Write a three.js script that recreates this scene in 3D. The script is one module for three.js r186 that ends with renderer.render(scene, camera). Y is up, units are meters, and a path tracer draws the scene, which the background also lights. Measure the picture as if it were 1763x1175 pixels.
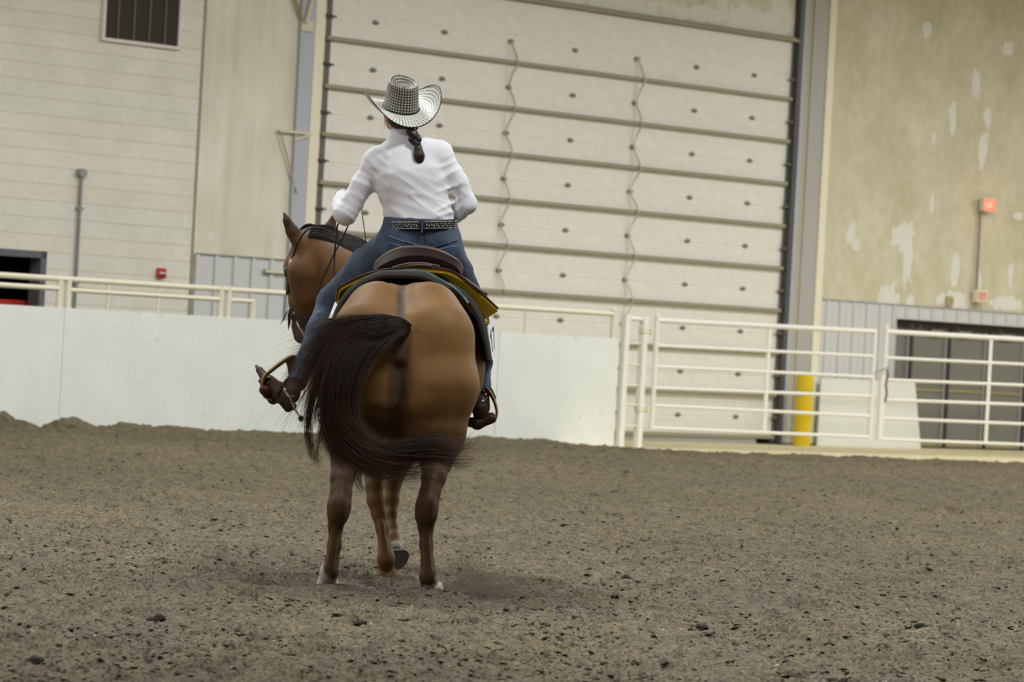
import * as THREE from 'three';
import { mergeGeometries, mergeVertices, toCreasedNormals } from 'three/addons/utils/BufferGeometryUtils.js';
import { RoundedBoxGeometry } from 'three/addons/geometries/RoundedBoxGeometry.js';
import { RectAreaLightUniformsLib } from 'three/addons/lights/RectAreaLightUniformsLib.js';
import { FontLoader } from 'three/addons/loaders/FontLoader.js';
import { TextGeometry } from 'three/addons/geometries/TextGeometry.js';
import { createNoise3D } from 'simplex-noise';

// ---------- camera, light level ----------
const F = 6000, W = 1763, H = 1175, ROLL = THREE.MathUtils.degToRad(3.1), PITCH = Math.atan(7 / F), EYE = 1.228;
const scene = new THREE.Scene();
scene.background = new THREE.Color(0.02, 0.02, 0.02);
const camera = new THREE.PerspectiveCamera(2 * Math.atan(H / 2 / F) * 180 / Math.PI, W / H, 0.1, 200);
camera.position.set(0, EYE, 0);
camera.rotation.set(PITCH, 0, ROLL, 'XYZ');
camera.focus = 17.1;
camera.userData.fStop = 5.4;
const renderer = new THREE.WebGLRenderer({ antialias: true });
renderer.toneMapping = THREE.LinearToneMapping;
renderer.toneMappingExposure = 1.0;
renderer.shadowMap.enabled = true;
RectAreaLightUniformsLib.init();
const LAMP_LEVEL = 48, LAMP_COLOR = new THREE.Color(0.985, 1.0, 1.0);

// ---------- small helpers ----------
let seed = 12345;
const rnd = () => { seed = (seed + 0x6D2B79F5) | 0; let t = Math.imul(seed ^ (seed >>> 15), 1 | seed); t = (t + Math.imul(t ^ (t >>> 7), 61 | t)) ^ t; return ((t ^ (t >>> 14)) >>> 0) / 4294967296; };
const rr = (a, b) => a + (b - a) * rnd();
const noise3 = createNoise3D(rnd);
const fbm = (x, y, z, o = 4) => { let s = 0, a = 1, t = 0; for (let i = 0; i < o; i++) { s += a * noise3(x, y, z); t += a; a *= 0.5; x *= 2.03; y *= 2.03; z *= 2.03; } return s / t; };
const clamp = (x, a = 0, b = 1) => Math.min(b, Math.max(a, x));
const lerp = (a, b, t) => a + (b - a) * t;
const sstep = (a, b, x) => { const t = clamp((x - a) / (b - a)); return t * t * (3 - 2 * t); };
const V = (x, y, z) => new THREE.Vector3(x, y, z);
const used = {};
function numbered(n) { if (used[n] === undefined) { used[n] = 0; return n; } return n + '_' + String(++used[n]).padStart(3, '0'); }
function shade(o) { o.traverse(c => { if (c.isMesh) { c.castShadow = true; c.receiveShadow = true; } }); return o; }
const srgb = (r, g, b) => new THREE.Color().setRGB(r / 255, g / 255, b / 255, THREE.SRGBColorSpace);
const mat = (color, roughness = 0.7, more = {}) => new THREE.MeshStandardMaterial({ color: color.isColor ? color : srgb(...color), roughness, ...more });
const pmat = (color, roughness = 0.7, more = {}) => new THREE.MeshPhysicalMaterial({ color: color.isColor ? color : srgb(...color), roughness, ...more });

// a thing: a group at its base; parts are given in world (or hall) coordinates and moved to the base
function thing(name, label, category, group) {
  const o = new THREE.Group(); o.name = numbered(name); o.userData = { label, category };
  if (group) o.userData.group = group;
  scene.add(o); return o;
}
function struct(name, label) { const o = new THREE.Group(); o.name = name; o.userData = { kind: 'structure' }; if (label) o.userData.label = label; scene.add(o); return o; }
function part(name, geo, material, parent, label) {
  const m = new THREE.Mesh(geo, material); m.name = numbered(name); m.castShadow = m.receiveShadow = true;
  if (label) m.userData.label = label;
  parent.add(m); return m;
}
const parts = (name, list, material, parent) => list.map(g => part(name, g, material, parent));
// grain textures
function dataTex(n, fn, colour = true) {
  const d = new Uint8Array(n * n * 4);
  for (let j = 0; j < n; j++) for (let i = 0; i < n; i++) { const c = fn(i / n, j / n, i, j), k = (j * n + i) * 4; d[k] = clamp(c[0]) * 255; d[k + 1] = clamp(c[1]) * 255; d[k + 2] = clamp(c[2]) * 255; d[k + 3] = 255; }
  const t = new THREE.DataTexture(d, n, n, THREE.RGBAFormat);
  t.wrapS = t.wrapT = THREE.RepeatWrapping; t.magFilter = THREE.LinearFilter; t.minFilter = THREE.LinearMipmapLinearFilter; t.generateMipmaps = true;
  if (colour) t.colorSpace = THREE.SRGBColorSpace;
  t.needsUpdate = true; return t;
}
// tiling noise on a torus-like blend
const tnoise = (u, v, f, o = 3) => { const w = (a, b) => fbm(a * f, b * f, 3.7 + f, o); const a = u, b = v; return (w(a, b) * (1 - a) * (1 - b) + w(a - 1, b) * a * (1 - b) + w(a, b - 1) * (1 - a) * b + w(a - 1, b - 1) * a * b) / Math.sqrt((1 - a) ** 2 * (1 - b) ** 2 + a * a * (1 - b) ** 2 + (1 - a) ** 2 * b * b + a * a * b * b); };
const TEX = {};
TEX.fine = dataTex(256, (u, v) => { const g = 0.5 + 0.5 * tnoise(u, v, 24, 3); return [g, g, g]; }, false);
TEX.felt = dataTex(256, () => { const g = rnd(); return [g, g, g]; }, false);

// ---------- the hall's own axes: s along the back wall, y up, z towards the arena ----------
const TH = Math.atan(6000 / 6159), ZW = -33.98, ZF = -31.33;
const hallToWorld = (s, y, z) => V(s * Math.cos(TH) + z * Math.sin(TH), y, -s * Math.sin(TH) + z * Math.cos(TH));
const toHall = (p) => [p.x * Math.cos(TH) - p.z * Math.sin(TH), p.y, p.x * Math.sin(TH) + p.z * Math.cos(TH)];
function place(o, s, y, z) { o.position.copy(hallToWorld(s, y, z)); o.rotation.y = TH; o.userData.hall = undefined; delete o.userData.hall; return o; }
function hallThing(name, label, category, base, group) { return place(thing(name, label, category, group), ...base); }
function hallStruct(name, base, label) { return place(struct(name, label), ...base); }
// box between two corners, minus base, with uv in metres
function boxGeo(x0, x1, y0, y1, z0, z1, bevel = 0) {
  const w = x1 - x0, h = y1 - y0, d = z1 - z0;
  const g = bevel ? new RoundedBoxGeometry(w, h, d, 2, bevel) : new THREE.BoxGeometry(w, h, d);
  g.translate((x0 + x1) / 2, (y0 + y1) / 2, (z0 + z1) / 2);
  return boxUV(g);
}
function boxUV(g) {
  const p = g.attributes.position, n = g.attributes.normal, uv = new Float32Array(p.count * 2);
  for (let i = 0; i < p.count; i++) {
    const ax = Math.abs(n.getX(i)), ay = Math.abs(n.getY(i)), az = Math.abs(n.getZ(i));
    const x = p.getX(i), y = p.getY(i), z = p.getZ(i);
    const [a, b] = az >= ax && az >= ay ? [x, y] : ax >= ay ? [z, y] : [x, z];
    uv[2 * i] = a; uv[2 * i + 1] = b;
  }
  g.setAttribute('uv', new THREE.BufferAttribute(uv, 2)); return g;
}
const merge = (list) => mergeGeometries(list.map(g => { const q = g.index ? g.toNonIndexed() : g.clone(); for (const k of Object.keys(q.attributes)) if (!['position', 'normal', 'uv'].includes(k)) q.deleteAttribute(k); return q; }));
function tubeGeo(points, radius, seg = 0, sides = 10, closed = false) {
  const c = new THREE.CatmullRomCurve3(points, closed, 'centripetal');
  return new THREE.TubeGeometry(c, seg || points.length * 8, radius, sides, closed);
}
function rodGeo(a, b, r, sides = 14, r2 = r) {   // straight capped pipe from a to b
  const d = b.clone().sub(a), g = new THREE.CylinderGeometry(r2, r, d.length(), sides, 1);
  g.applyQuaternion(new THREE.Quaternion().setFromUnitVectors(V(0, 1, 0), d.clone().normalize()));
  g.translate((a.x + b.x) / 2, (a.y + b.y) / 2, (a.z + b.z) / 2); return g;
}
function taperTube(points, radii, seg = 24, sides = 10, flat = 1) { // tube whose radius follows radii; flat squeezes it along its binormal
  const c = new THREE.CatmullRomCurve3(points, false, 'centripetal');
  const g = new THREE.TubeGeometry(c, seg, 1, sides, false), p = g.attributes.position, fr = c.computeFrenetFrames(seg);
  for (let i = 0; i <= seg; i++) {
    const t = i / seg, q = c.getPointAt(t), ft = t * (radii.length - 1), k = Math.min(radii.length - 2, Math.floor(ft)), r = lerp(radii[k], radii[k + 1], ft - k);
    for (let j = 0; j <= sides; j++) {
      const a = j / sides * Math.PI * 2, id = i * (sides + 1) + j, N = fr.normals[i], B = fr.binormals[i];
      const cn = -Math.cos(a) * r, sn = Math.sin(a) * r * flat;
      p.setXYZ(id, q.x + N.x * cn + B.x * sn, q.y + N.y * cn + B.y * sn, q.z + N.z * cn + B.z * sn);
    }
  }
  const caps = [];
  for (const [i, q, s] of [[0, c.getPointAt(0), 1], [seg, c.getPointAt(1), -1]]) {
    const pos = [], o = i * (sides + 1);
    for (let j = 0; j < sides; j++) { const a = o + j, b = o + j + 1; const A = [p.getX(a), p.getY(a), p.getZ(a)], B = [p.getX(b), p.getY(b), p.getZ(b)], Q = [q.x, q.y, q.z]; pos.push(...(s > 0 ? [...Q, ...B, ...A] : [...Q, ...A, ...B])); }
    const cg = new THREE.BufferGeometry(); cg.setAttribute('position', new THREE.Float32BufferAttribute(pos, 3)); cg.setAttribute('uv', new THREE.Float32BufferAttribute(new Float32Array(pos.length / 3 * 2), 2)); cg.computeVertexNormals(); caps.push(cg);
  }
  g.computeVertexNormals();
  return merge([g, ...caps]);
}
// a pixel of the photograph at a depth along the view: a point in world metres (used once, to find where a thing stands)
const CAMQ = new THREE.Quaternion().setFromEuler(new THREE.Euler(PITCH, 0, ROLL, 'XYZ'));
function pix(x, y, depth) { const v = V((x - W / 2) / F, -(y - H / 2) / F, -1).applyQuaternion(CAMQ); return v.multiplyScalar(depth / -v.z).add(V(0, EYE, 0)); }
const D0 = 16.7;
const J = (x, y, d = 0) => pix(x, y, D0 + d);
const pm = (px, d = 0) => px * (D0 + d) / F;
function onGround(x, y, h = 0) { const v = V((x - W / 2) / F, -(y - H / 2) / F, -1).applyQuaternion(CAMQ); return v.multiplyScalar((h - EYE) / v.y).add(V(0, EYE, 0)); }
const FONT = await new FontLoader().loadAsync('fonts/droid/droid_sans_bold.typeface.json');
function textGeo(s, size, depth) { const g = new TextGeometry(s, { font: FONT, size, depth, curveSegments: 4 }); g.computeBoundingBox(); const b = g.boundingBox; g.translate(-(b.min.x + b.max.x) / 2, -(b.min.y + b.max.y) / 2, 0); return g; }
// ================= THE HALL =================
const HS0 = -6, HS1 = 52, HZ1 = 16, CEIL = 9.2;      // the room's ends along s, its near wall, its height
const C = {
  cream: [213, 207, 180], block: [214, 207, 178], wainscot: [204, 205, 204], doorpanel: [222, 219, 200], steel: [158, 161, 166], jamb: [224, 215, 180],
  rib: [128, 126, 110], dark: [62, 62, 62], pipe: [226, 220, 196], kick: [226, 228, 220], yellow: [222, 190, 12], grey: [120, 119, 112],
};
// cream sprayed-foam wall: lumpy colour with paler worn patches
const foamPatches = [[42.87, 5.68, .10, .22], [43.2, 5.2, .11, .2], [43.13, 4.66, .12, .34], [42.35, 5.1, .09, .3], [41.9, 4.75, .06, .12], [41.3, 3.2, .3, .26], [41.45, 2.95, .14, .5], [40.08, 3.17, .1, .16], [40.2, 3.02, .08, .1], [41.0, 2.25, .26, .3], [41.55, 2.2, .1, .14],
  [42.7, 2.3, .5, .16], [43.2, 2.6, .07, .25], [43.9, 2.3, .5, .12], [44.0, 2.75, .07, .2], [44.5, 3.2, .16, .3], [44.6, 2.9, .2, .25], [41.95, 3.75, .05, .16], [41.6, 6.4, .1, .12], [43.6, 6.3, .16, .14], [44.1, 3.7, .12, .08], [44.4, 4.2, .05, .2], [42.6, 2.75, .1, .3]];
function foamTexture(s0, y0, w, h, n, patches, streak = 0, base = [213, 207, 188]) {
  return dataTex(n, (u, v) => {
    const s = s0 + u * w, y = y0 + v * h;
    let a = fbm(s * 0.9, y * 0.7, 1.3, 4) * 0.05 + fbm(s * 4, y * (streak ? 0.5 : 3), 7.7, 3) * 0.035;
    if (streak) a += 0.035 * fbm(s * 3.2, y * 0.14, 2.2, 2);
    let c = base.map((k, i) => k / 255 + a * [1, 1, 1.25][i]);
    const ed = 0.55 * fbm(s * 5, y * 2.2, 4.1, 4);
    for (const [ps, py, rx, ry] of patches) { const q = Math.hypot((s - ps) / rx, (y - py) / ry) + ed; if (q < 1) { const t = sstep(1, 0.82, q) * 0.95; c = [lerp(c[0], 0.875, t), lerp(c[1], 0.87, t), lerp(c[2], 0.835, t)]; } }
    const br = fbm(s * 2.3, y * 1.9, 11.1, 4); if (!streak && br > 0.42) { const t = sstep(0.42, 0.8, br) * 0.18; c = [lerp(c[0], 0.66, t), lerp(c[1], 0.58, t), lerp(c[2], 0.36, t)]; }
    return c;
  });
}
function uvMap(g, s0, y0, w, h) { const p = g.attributes.position, uv = g.attributes.uv; for (let i = 0; i < p.count; i++) uv.setXY(i, (p.getX(i) - s0) / w, (p.getY(i) - y0) / h); return g; }

// ---- floor: arena dirt (the modelled surface), sandy apron and concrete under everything
function edgeZ(s) { // where the dirt stops before the fence and gate
  if (s < 31.2) return ZF + 0.02;
  if (s < 32.1) return lerp(ZF + 0.02, -29.55, sstep(31.2, 32.1, s));
  return s < 37.6 ? lerp(-29.55, -28.8, (s - 32.1) / 5.5) : lerp(-28.8, -28.2, (s - 37.6) / 10);
}
const dents = new Map();
function cellDent(i, j, size, kind) {
  const key = kind * 1e8 + (i + 5000) * 10000 + (j + 5000);
  if (!dents.has(key)) {
    let h = Math.imul(i * 73856093 ^ j * 19349663 ^ kind * 83492791, 0x9E3779B1); const r = () => { h = Math.imul(h ^ (h >>> 15), 0x2C1B3C6D); h ^= h >>> 12; return (h >>> 0) / 4294967296; };
    r(); const on = r() < (kind ? 0.55 : 0.34);
    dents.set(key, on ? { x: (i + r()) * size, z: (j + r()) * size, r: kind ? 0.022 + 0.05 * r() * r() : 0.06 + 0.06 * r(), d: kind ? 0.006 + 0.016 * r() : 0.012 + 0.022 * r(), a: r() * 6.28, e: 1 + r() * 0.8 } : null);
  }
  return dents.get(key);
}
const hoofSpots = [onGround(563, 1017), onGround(744, 1033), onGround(665, 1006)];
function dirtH(x, z) {
  const rid = 1 - Math.abs(noise3(x * 8.5, 7.7, z * 7)), rid2 = 1 - Math.abs(noise3(x * 21, 3.1, z * 17));
  let h = 0.03 * fbm(x * 0.7, z * 0.55, 5.5, 3) + 0.022 * fbm(x * 2.6, z * 2.2, 9.2, 3) + 0.011 * (rid * rid - 0.4) + 0.0062 * (rid2 * rid2 - 0.4) + 0.0042 * noise3(x * 47, 1.2, z * 40);
  for (const [size, kind] of [[0.42, 0], [0.1, 1]]) {
    const ci = Math.floor(x / size), cj = Math.floor(z / size);
    for (let i = ci - 1; i <= ci + 1; i++) for (let j = cj - 1; j <= cj + 1; j++) {
      const q = cellDent(i, j, size, kind); if (!q) continue;
      const dx = x - q.x, dz = z - q.z, c = Math.cos(q.a), s = Math.sin(q.a), r = Math.hypot((dx * c + dz * s) * q.e, -dx * s + dz * c) / q.r;
      if (r < 1.7) h += kind ? q.d * Math.exp(-r * r * 1.6) : -q.d * 1.5 * (1 - sstep(0.35, 1.05, r)) + q.d * 0.7 * Math.exp(-((r - 1.25) ** 2) * 14);
    }
  }
  for (const p of hoofSpots) { const r = Math.hypot(x - p.x, (z - p.z) * 0.9); h = lerp(h, 0.012 + 0.02 * Math.exp(-((r - 0.13) ** 2) * 300) * (0.7 + 0.6 * noise3(x * 20, 0, z * 20)), 1 - sstep(0.12, 0.26, r)); }
  const s = x * Math.cos(TH) - z * Math.sin(TH), zh = x * Math.sin(TH) + z * Math.cos(TH);
  if (s < 31.5) { // earth banked against the kick boards
    const bank = s < 25 ? 0.1 + 0.07 * Math.sin(s * 7.2 + 1.1) + 0.05 * fbm(s * 2.5, 0, 0, 2) : 0.06; const t = clamp(1 - (zh - ZF) / (s < 25 ? 0.9 : 0.5));
    h += (s > 23.7 && s < 25 ? lerp(bank, 0.06, (s - 23.7) / 1.3) : bank) * t * t * 1.1;
  }
  const over = edgeZ(s) - zh + 0.14 * fbm(s * 1.7, zh * 1.7, 3.3, 4);
  return h + 0.015 - 0.1 * sstep(-0.05, 0.22, over);
}
{
  const floor = struct('floor');
  const rows = 960, cols = 600, zn = 10.6, zf = 58, pos = [], col = [], uv = [], idx = [], c = [];
  for (let i = 0; i <= rows; i++) {
    const z = zn * Math.pow(zf / zn, i / rows), w = z * 0.2 + 0.7;
    for (let j = 0; j <= cols; j++) {
      const x = lerp(-w, w, j / cols), h = dirtH(x, -z);
      pos.push(x, h, -z); uv.push(x, z);
      const n1 = fbm(x * 0.5, z * 0.35, 8.8, 3), n2 = fbm(x * 5, z * 5, 1.1, 3), n3 = noise3(x * 31, z * 31, 4.4);
      const far = sstep(17, 30, z), near = sstep(13.6, 11.8, z), darkPatch = clamp(1.25 - Math.hypot((x + .65) / 1.15, (z - 16.6) / 1.0) + .5 * n1 + .25 * n2) * .42; const k = 1.08 * (1 - .2 * far) * (1 - .16 * near) * (1 - darkPatch) * (1 + 0.15 * n1 + 0.24 * n2 + 0.16 * n3), warm = 0.5 + 0.5 * fbm(x * 0.8, z * 0.5, 6.1, 2);  // dirt tone drops in a ragged oval centred under the horse
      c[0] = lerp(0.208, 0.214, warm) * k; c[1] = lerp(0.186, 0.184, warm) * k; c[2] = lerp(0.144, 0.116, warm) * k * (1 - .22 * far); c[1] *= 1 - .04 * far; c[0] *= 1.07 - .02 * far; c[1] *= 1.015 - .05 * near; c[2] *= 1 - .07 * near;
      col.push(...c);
    }
  }
  for (let i = 0; i < rows; i++) for (let j = 0; j < cols; j++) { const a = i * (cols + 1) + j, b = a + cols + 1; idx.push(a, b, a + 1, b, b + 1, a + 1); }
  const g = new THREE.BufferGeometry();
  g.setAttribute('position', new THREE.Float32BufferAttribute(pos, 3)); g.setAttribute('color', new THREE.Float32BufferAttribute(col, 3)); g.setAttribute('uv', new THREE.Float32BufferAttribute(uv, 2)); g.setIndex(idx);
  for (let i = 0; i < idx.length; i += 3) { const t = idx[i + 1]; idx[i + 1] = idx[i + 2]; idx[i + 2] = t; }
  g.setIndex(idx); g.computeVertexNormals();
  if (g.attributes.normal.getY(1000) < 0) { for (let i = 0; i < idx.length; i += 3) { const t = idx[i + 1]; idx[i + 1] = idx[i + 2]; idx[i + 2] = t; } g.setIndex(idx); g.computeVertexNormals(); }
  const bt = TEX.fine.clone(); bt.repeat.set(4, 4); bt.needsUpdate = true;
  const grit = dataTex(512, (u, v) => { const a = tnoise(u, v, 44, 3), b = tnoise(u, v, 11, 2), e = tnoise(u, v, 70, 1); let k = 0.82 + 0.2 * a + 0.12 * b + 0.12 * e + 0.07 * (rnd() - .5); const dk = sstep(.3, .62, -a * .9 - e * .35 - b * .15); k *= 1 - .27 * dk; return [k, k * (.985 - .03 * dk), k * (.955 - .06 * b - .08 * dk)]; });
  grit.repeat.set(.82, .55);
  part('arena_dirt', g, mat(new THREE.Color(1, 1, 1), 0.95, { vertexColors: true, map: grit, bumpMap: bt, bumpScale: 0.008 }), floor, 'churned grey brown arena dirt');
  // rest of the arena surface, round the camera and out of view, and the pale sandy ground beside the gate
  const base = new THREE.BoxGeometry(HS1 - HS0, 0.3, HZ1 - ZW + 1); base.translate((HS0 + HS1) / 2, -0.3, (HZ1 + ZW) / 2); boxUV(base);
  base.rotateY(TH);
  const strip = boxUV(new THREE.BoxGeometry(HS1 - HS0, 0.2, 7.2).translate((HS0 + HS1) / 2, -0.122, ZW + 2.6)); strip.rotateY(TH);
  const sandTex = dataTex(256, (u, v) => { const k = 0.5 + 0.5 * tnoise(u, v, 7, 4), q = 0.5 + 0.5 * tnoise(u, v, 40, 2); const m = 0.78 + 0.3 * k + 0.12 * (q - 0.5); return [0.90 * m, 0.85 * m, 0.69 * m]; });
  sandTex.repeat.set(0.8, 0.8);
  const far = grit.clone(); far.repeat.set(.6, .6); far.needsUpdate = true; part('arena_base', base, mat([132, 123, 104], 0.95, { map: far }), floor, 'arena dirt round the edges of the arena');
  part('sandy_ground', strip, mat([255, 255, 255], 0.95, { map: sandTex }), floor, 'pale sandy ground along the fence and gate');
}
// ---- loose clods and flecks on the dirt
{
  const base = new THREE.IcosahedronGeometry(1, 1); const p = base.attributes.position;
  const welded = mergeVertices(base.clone().deleteAttribute('normal').deleteAttribute('uv'), 1e-3), q = welded.attributes.position;
  for (let i = 0; i < q.count; i++) { const k = 0.85 + 0.6 * noise3(q.getX(i) * 1.9, q.getY(i) * 1.9, q.getZ(i) * 1.9); q.setXYZ(i, q.getX(i) * k, q.getY(i) * k * 0.7, q.getZ(i) * k); }
  welded.computeVertexNormals();
  const N = 24000, m = new THREE.Matrix4(), e = new THREE.Euler(), qt = new THREE.Quaternion(), tint = new THREE.Color();
  const im = new THREE.InstancedMesh(welded, mat(new THREE.Color(1, 1, 1), 0.95), N);
  let k = 0;
  while (k < N) {
    const z = 11.2 * Math.pow(44 / 11.2, Math.pow(rnd(), 1.25)), x = rr(-1, 1) * (z * 0.165 + 0.1);
    const s = x * Math.cos(TH) + z * Math.sin(TH), zh = x * Math.sin(TH) - z * Math.cos(TH);
    if (zh < edgeZ(s) - 0.1) continue;
    if (fbm(x * 0.9, z * 0.9, 20, 2) < rr(-0.7, 0.5)) continue;
    const r = 0.004 + 0.011 * Math.pow(rnd(), 4.5) + (rnd() < 0.008 ? 0.011 : 0);
    m.compose(V(x, dirtH(x, -z) + r * 0.05, -z), qt.setFromEuler(e.set(rr(-.4, .4), rr(0, 6.28), rr(-.4, .4))), V(r * rr(0.9, 2.2), r * rr(0.5, 0.9), r));
    im.setMatrixAt(k, m); const d = rnd() < .12 ? .42 : rr(.6, 1.2); im.setColorAt(k, tint.setRGB(0.14 * d, 0.118 * d, 0.084 * d)); k++;
  }
  im.name = 'dirt_clods'; im.userData = { kind: 'stuff', label: 'small dark clods of earth scattered over the arena dirt', category: 'clods' }; im.castShadow = im.receiveShadow = true; scene.add(im);
  const NF = 260, fl = new THREE.InstancedMesh(boxGeo(-1, 1, -0.18, 0.18, -0.45, 0.45), mat(new THREE.Color(1, 1, 1), 0.8), NF);
  for (let i = 0; i < NF; i++) {
    const z = 11.2 * Math.pow(26 / 11.2, rnd()), x = rr(-1, 1) * (z * 0.155), r = rr(0.0025, 0.006);
    m.compose(V(x, dirtH(x, -z) + 0.003, -z), qt.setFromEuler(e.set(rr(-.5, .5), rr(0, 6.28), rr(-.5, .5))), V(r * rr(1, 2), r, r)); fl.setMatrixAt(i, m);
    fl.setColorAt(i, rnd() < 0.5 ? tint.setRGB(0.75, 0.73, 0.68) : tint.setRGB(0.55, 0.46, 0.22));
  }
  fl.name = 'wood_shavings'; fl.userData = { kind: 'stuff', label: 'pale flecks of wood shavings and straw in the dirt', category: 'shavings' }; fl.castShadow = fl.receiveShadow = true; scene.add(fl);
  // the biggest clods, each a thing
  const big = [[1205, 1097, .034, 'black clod, the largest near the lower right of the dirt, right of centre'], [620, 1087, .03, 'flat dark clod below the hooves of the horse'], [971, 911, .024, 'small black clod far right of the raised hoof, standing out on pale dirt'], [270, 1080, .036, 'dark slab of earth at the lower left, beside a hoof print'], [1077, 1003, .026, 'dark clod right of the dust, level with the hind hooves'], [893, 1090, .024, 'round brown clod between the horse and the largest clod'], [1427, 1118, .022, 'round black clod toward the bottom right corner'], [62, 1150, .03, 'dark crumbling clod near the bottom left corner']];
  for (const [x, y, r, label] of big) {
    const g = new THREE.IcosahedronGeometry(1, 3); const w = mergeVertices(g.deleteAttribute('normal').deleteAttribute('uv'), 1e-4), v = w.attributes.position, o = rr(0, 90);
    for (let i = 0; i < v.count; i++) { const a = V(v.getX(i), v.getY(i), v.getZ(i)), k2 = 0.85 + 0.75 * fbm(a.x * 1.4 + o, a.y * 1.4, a.z * 1.4, 4); v.setXYZ(i, a.x * k2 * r * 1.25, a.y * k2 * r * 0.65, a.z * k2 * r); }
    w.computeVertexNormals();
    const b = onGround(x, y), me = new THREE.Mesh(w, mat(new THREE.Color(0.035, 0.028, 0.022), 0.95)); me.position.set(b.x, dirtH(b.x, b.z) + r * 0.25, b.z); me.rotation.y = rr(0, 6);
    me.name = numbered('earth_clod'); me.userData = { label, category: 'clod', group: 'large clods of earth on the arena dirt' }; me.castShadow = me.receiveShadow = true; scene.add(me);
  }
}
// ---- walls out of view, ceiling
{
  const paint = mat([212, 208, 192], 0.9), roof = mat([215, 212, 200], 0.85);
  const dim = mat([96, 94, 88], 0.9);
  const add = (name, x0, x1, y0, y1, z0, z1, m) => { const o = hallStruct(name, [0, 0, 0]); part(name + '_panel', boxGeo(x0, x1, y0, y1, z0, z1), m, o); };
  add('wall_front', HS0, HS1, -0.3, CEIL, HZ1, HZ1 + 0.25, dim);
  add('wall_side', HS0 - 0.25, HS0, -0.3, CEIL, ZW - 1, HZ1 + 0.25, dim);
  add('wall_far_side', HS1, HS1 + 0.25, -0.3, CEIL, ZW - 1, HZ1 + 0.25, paint);
  add('ceiling', HS0 - 0.25, HS1 + 0.25, CEIL, CEIL + 0.2, ZW - 1, HZ1 + 0.25, roof);
}
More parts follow.
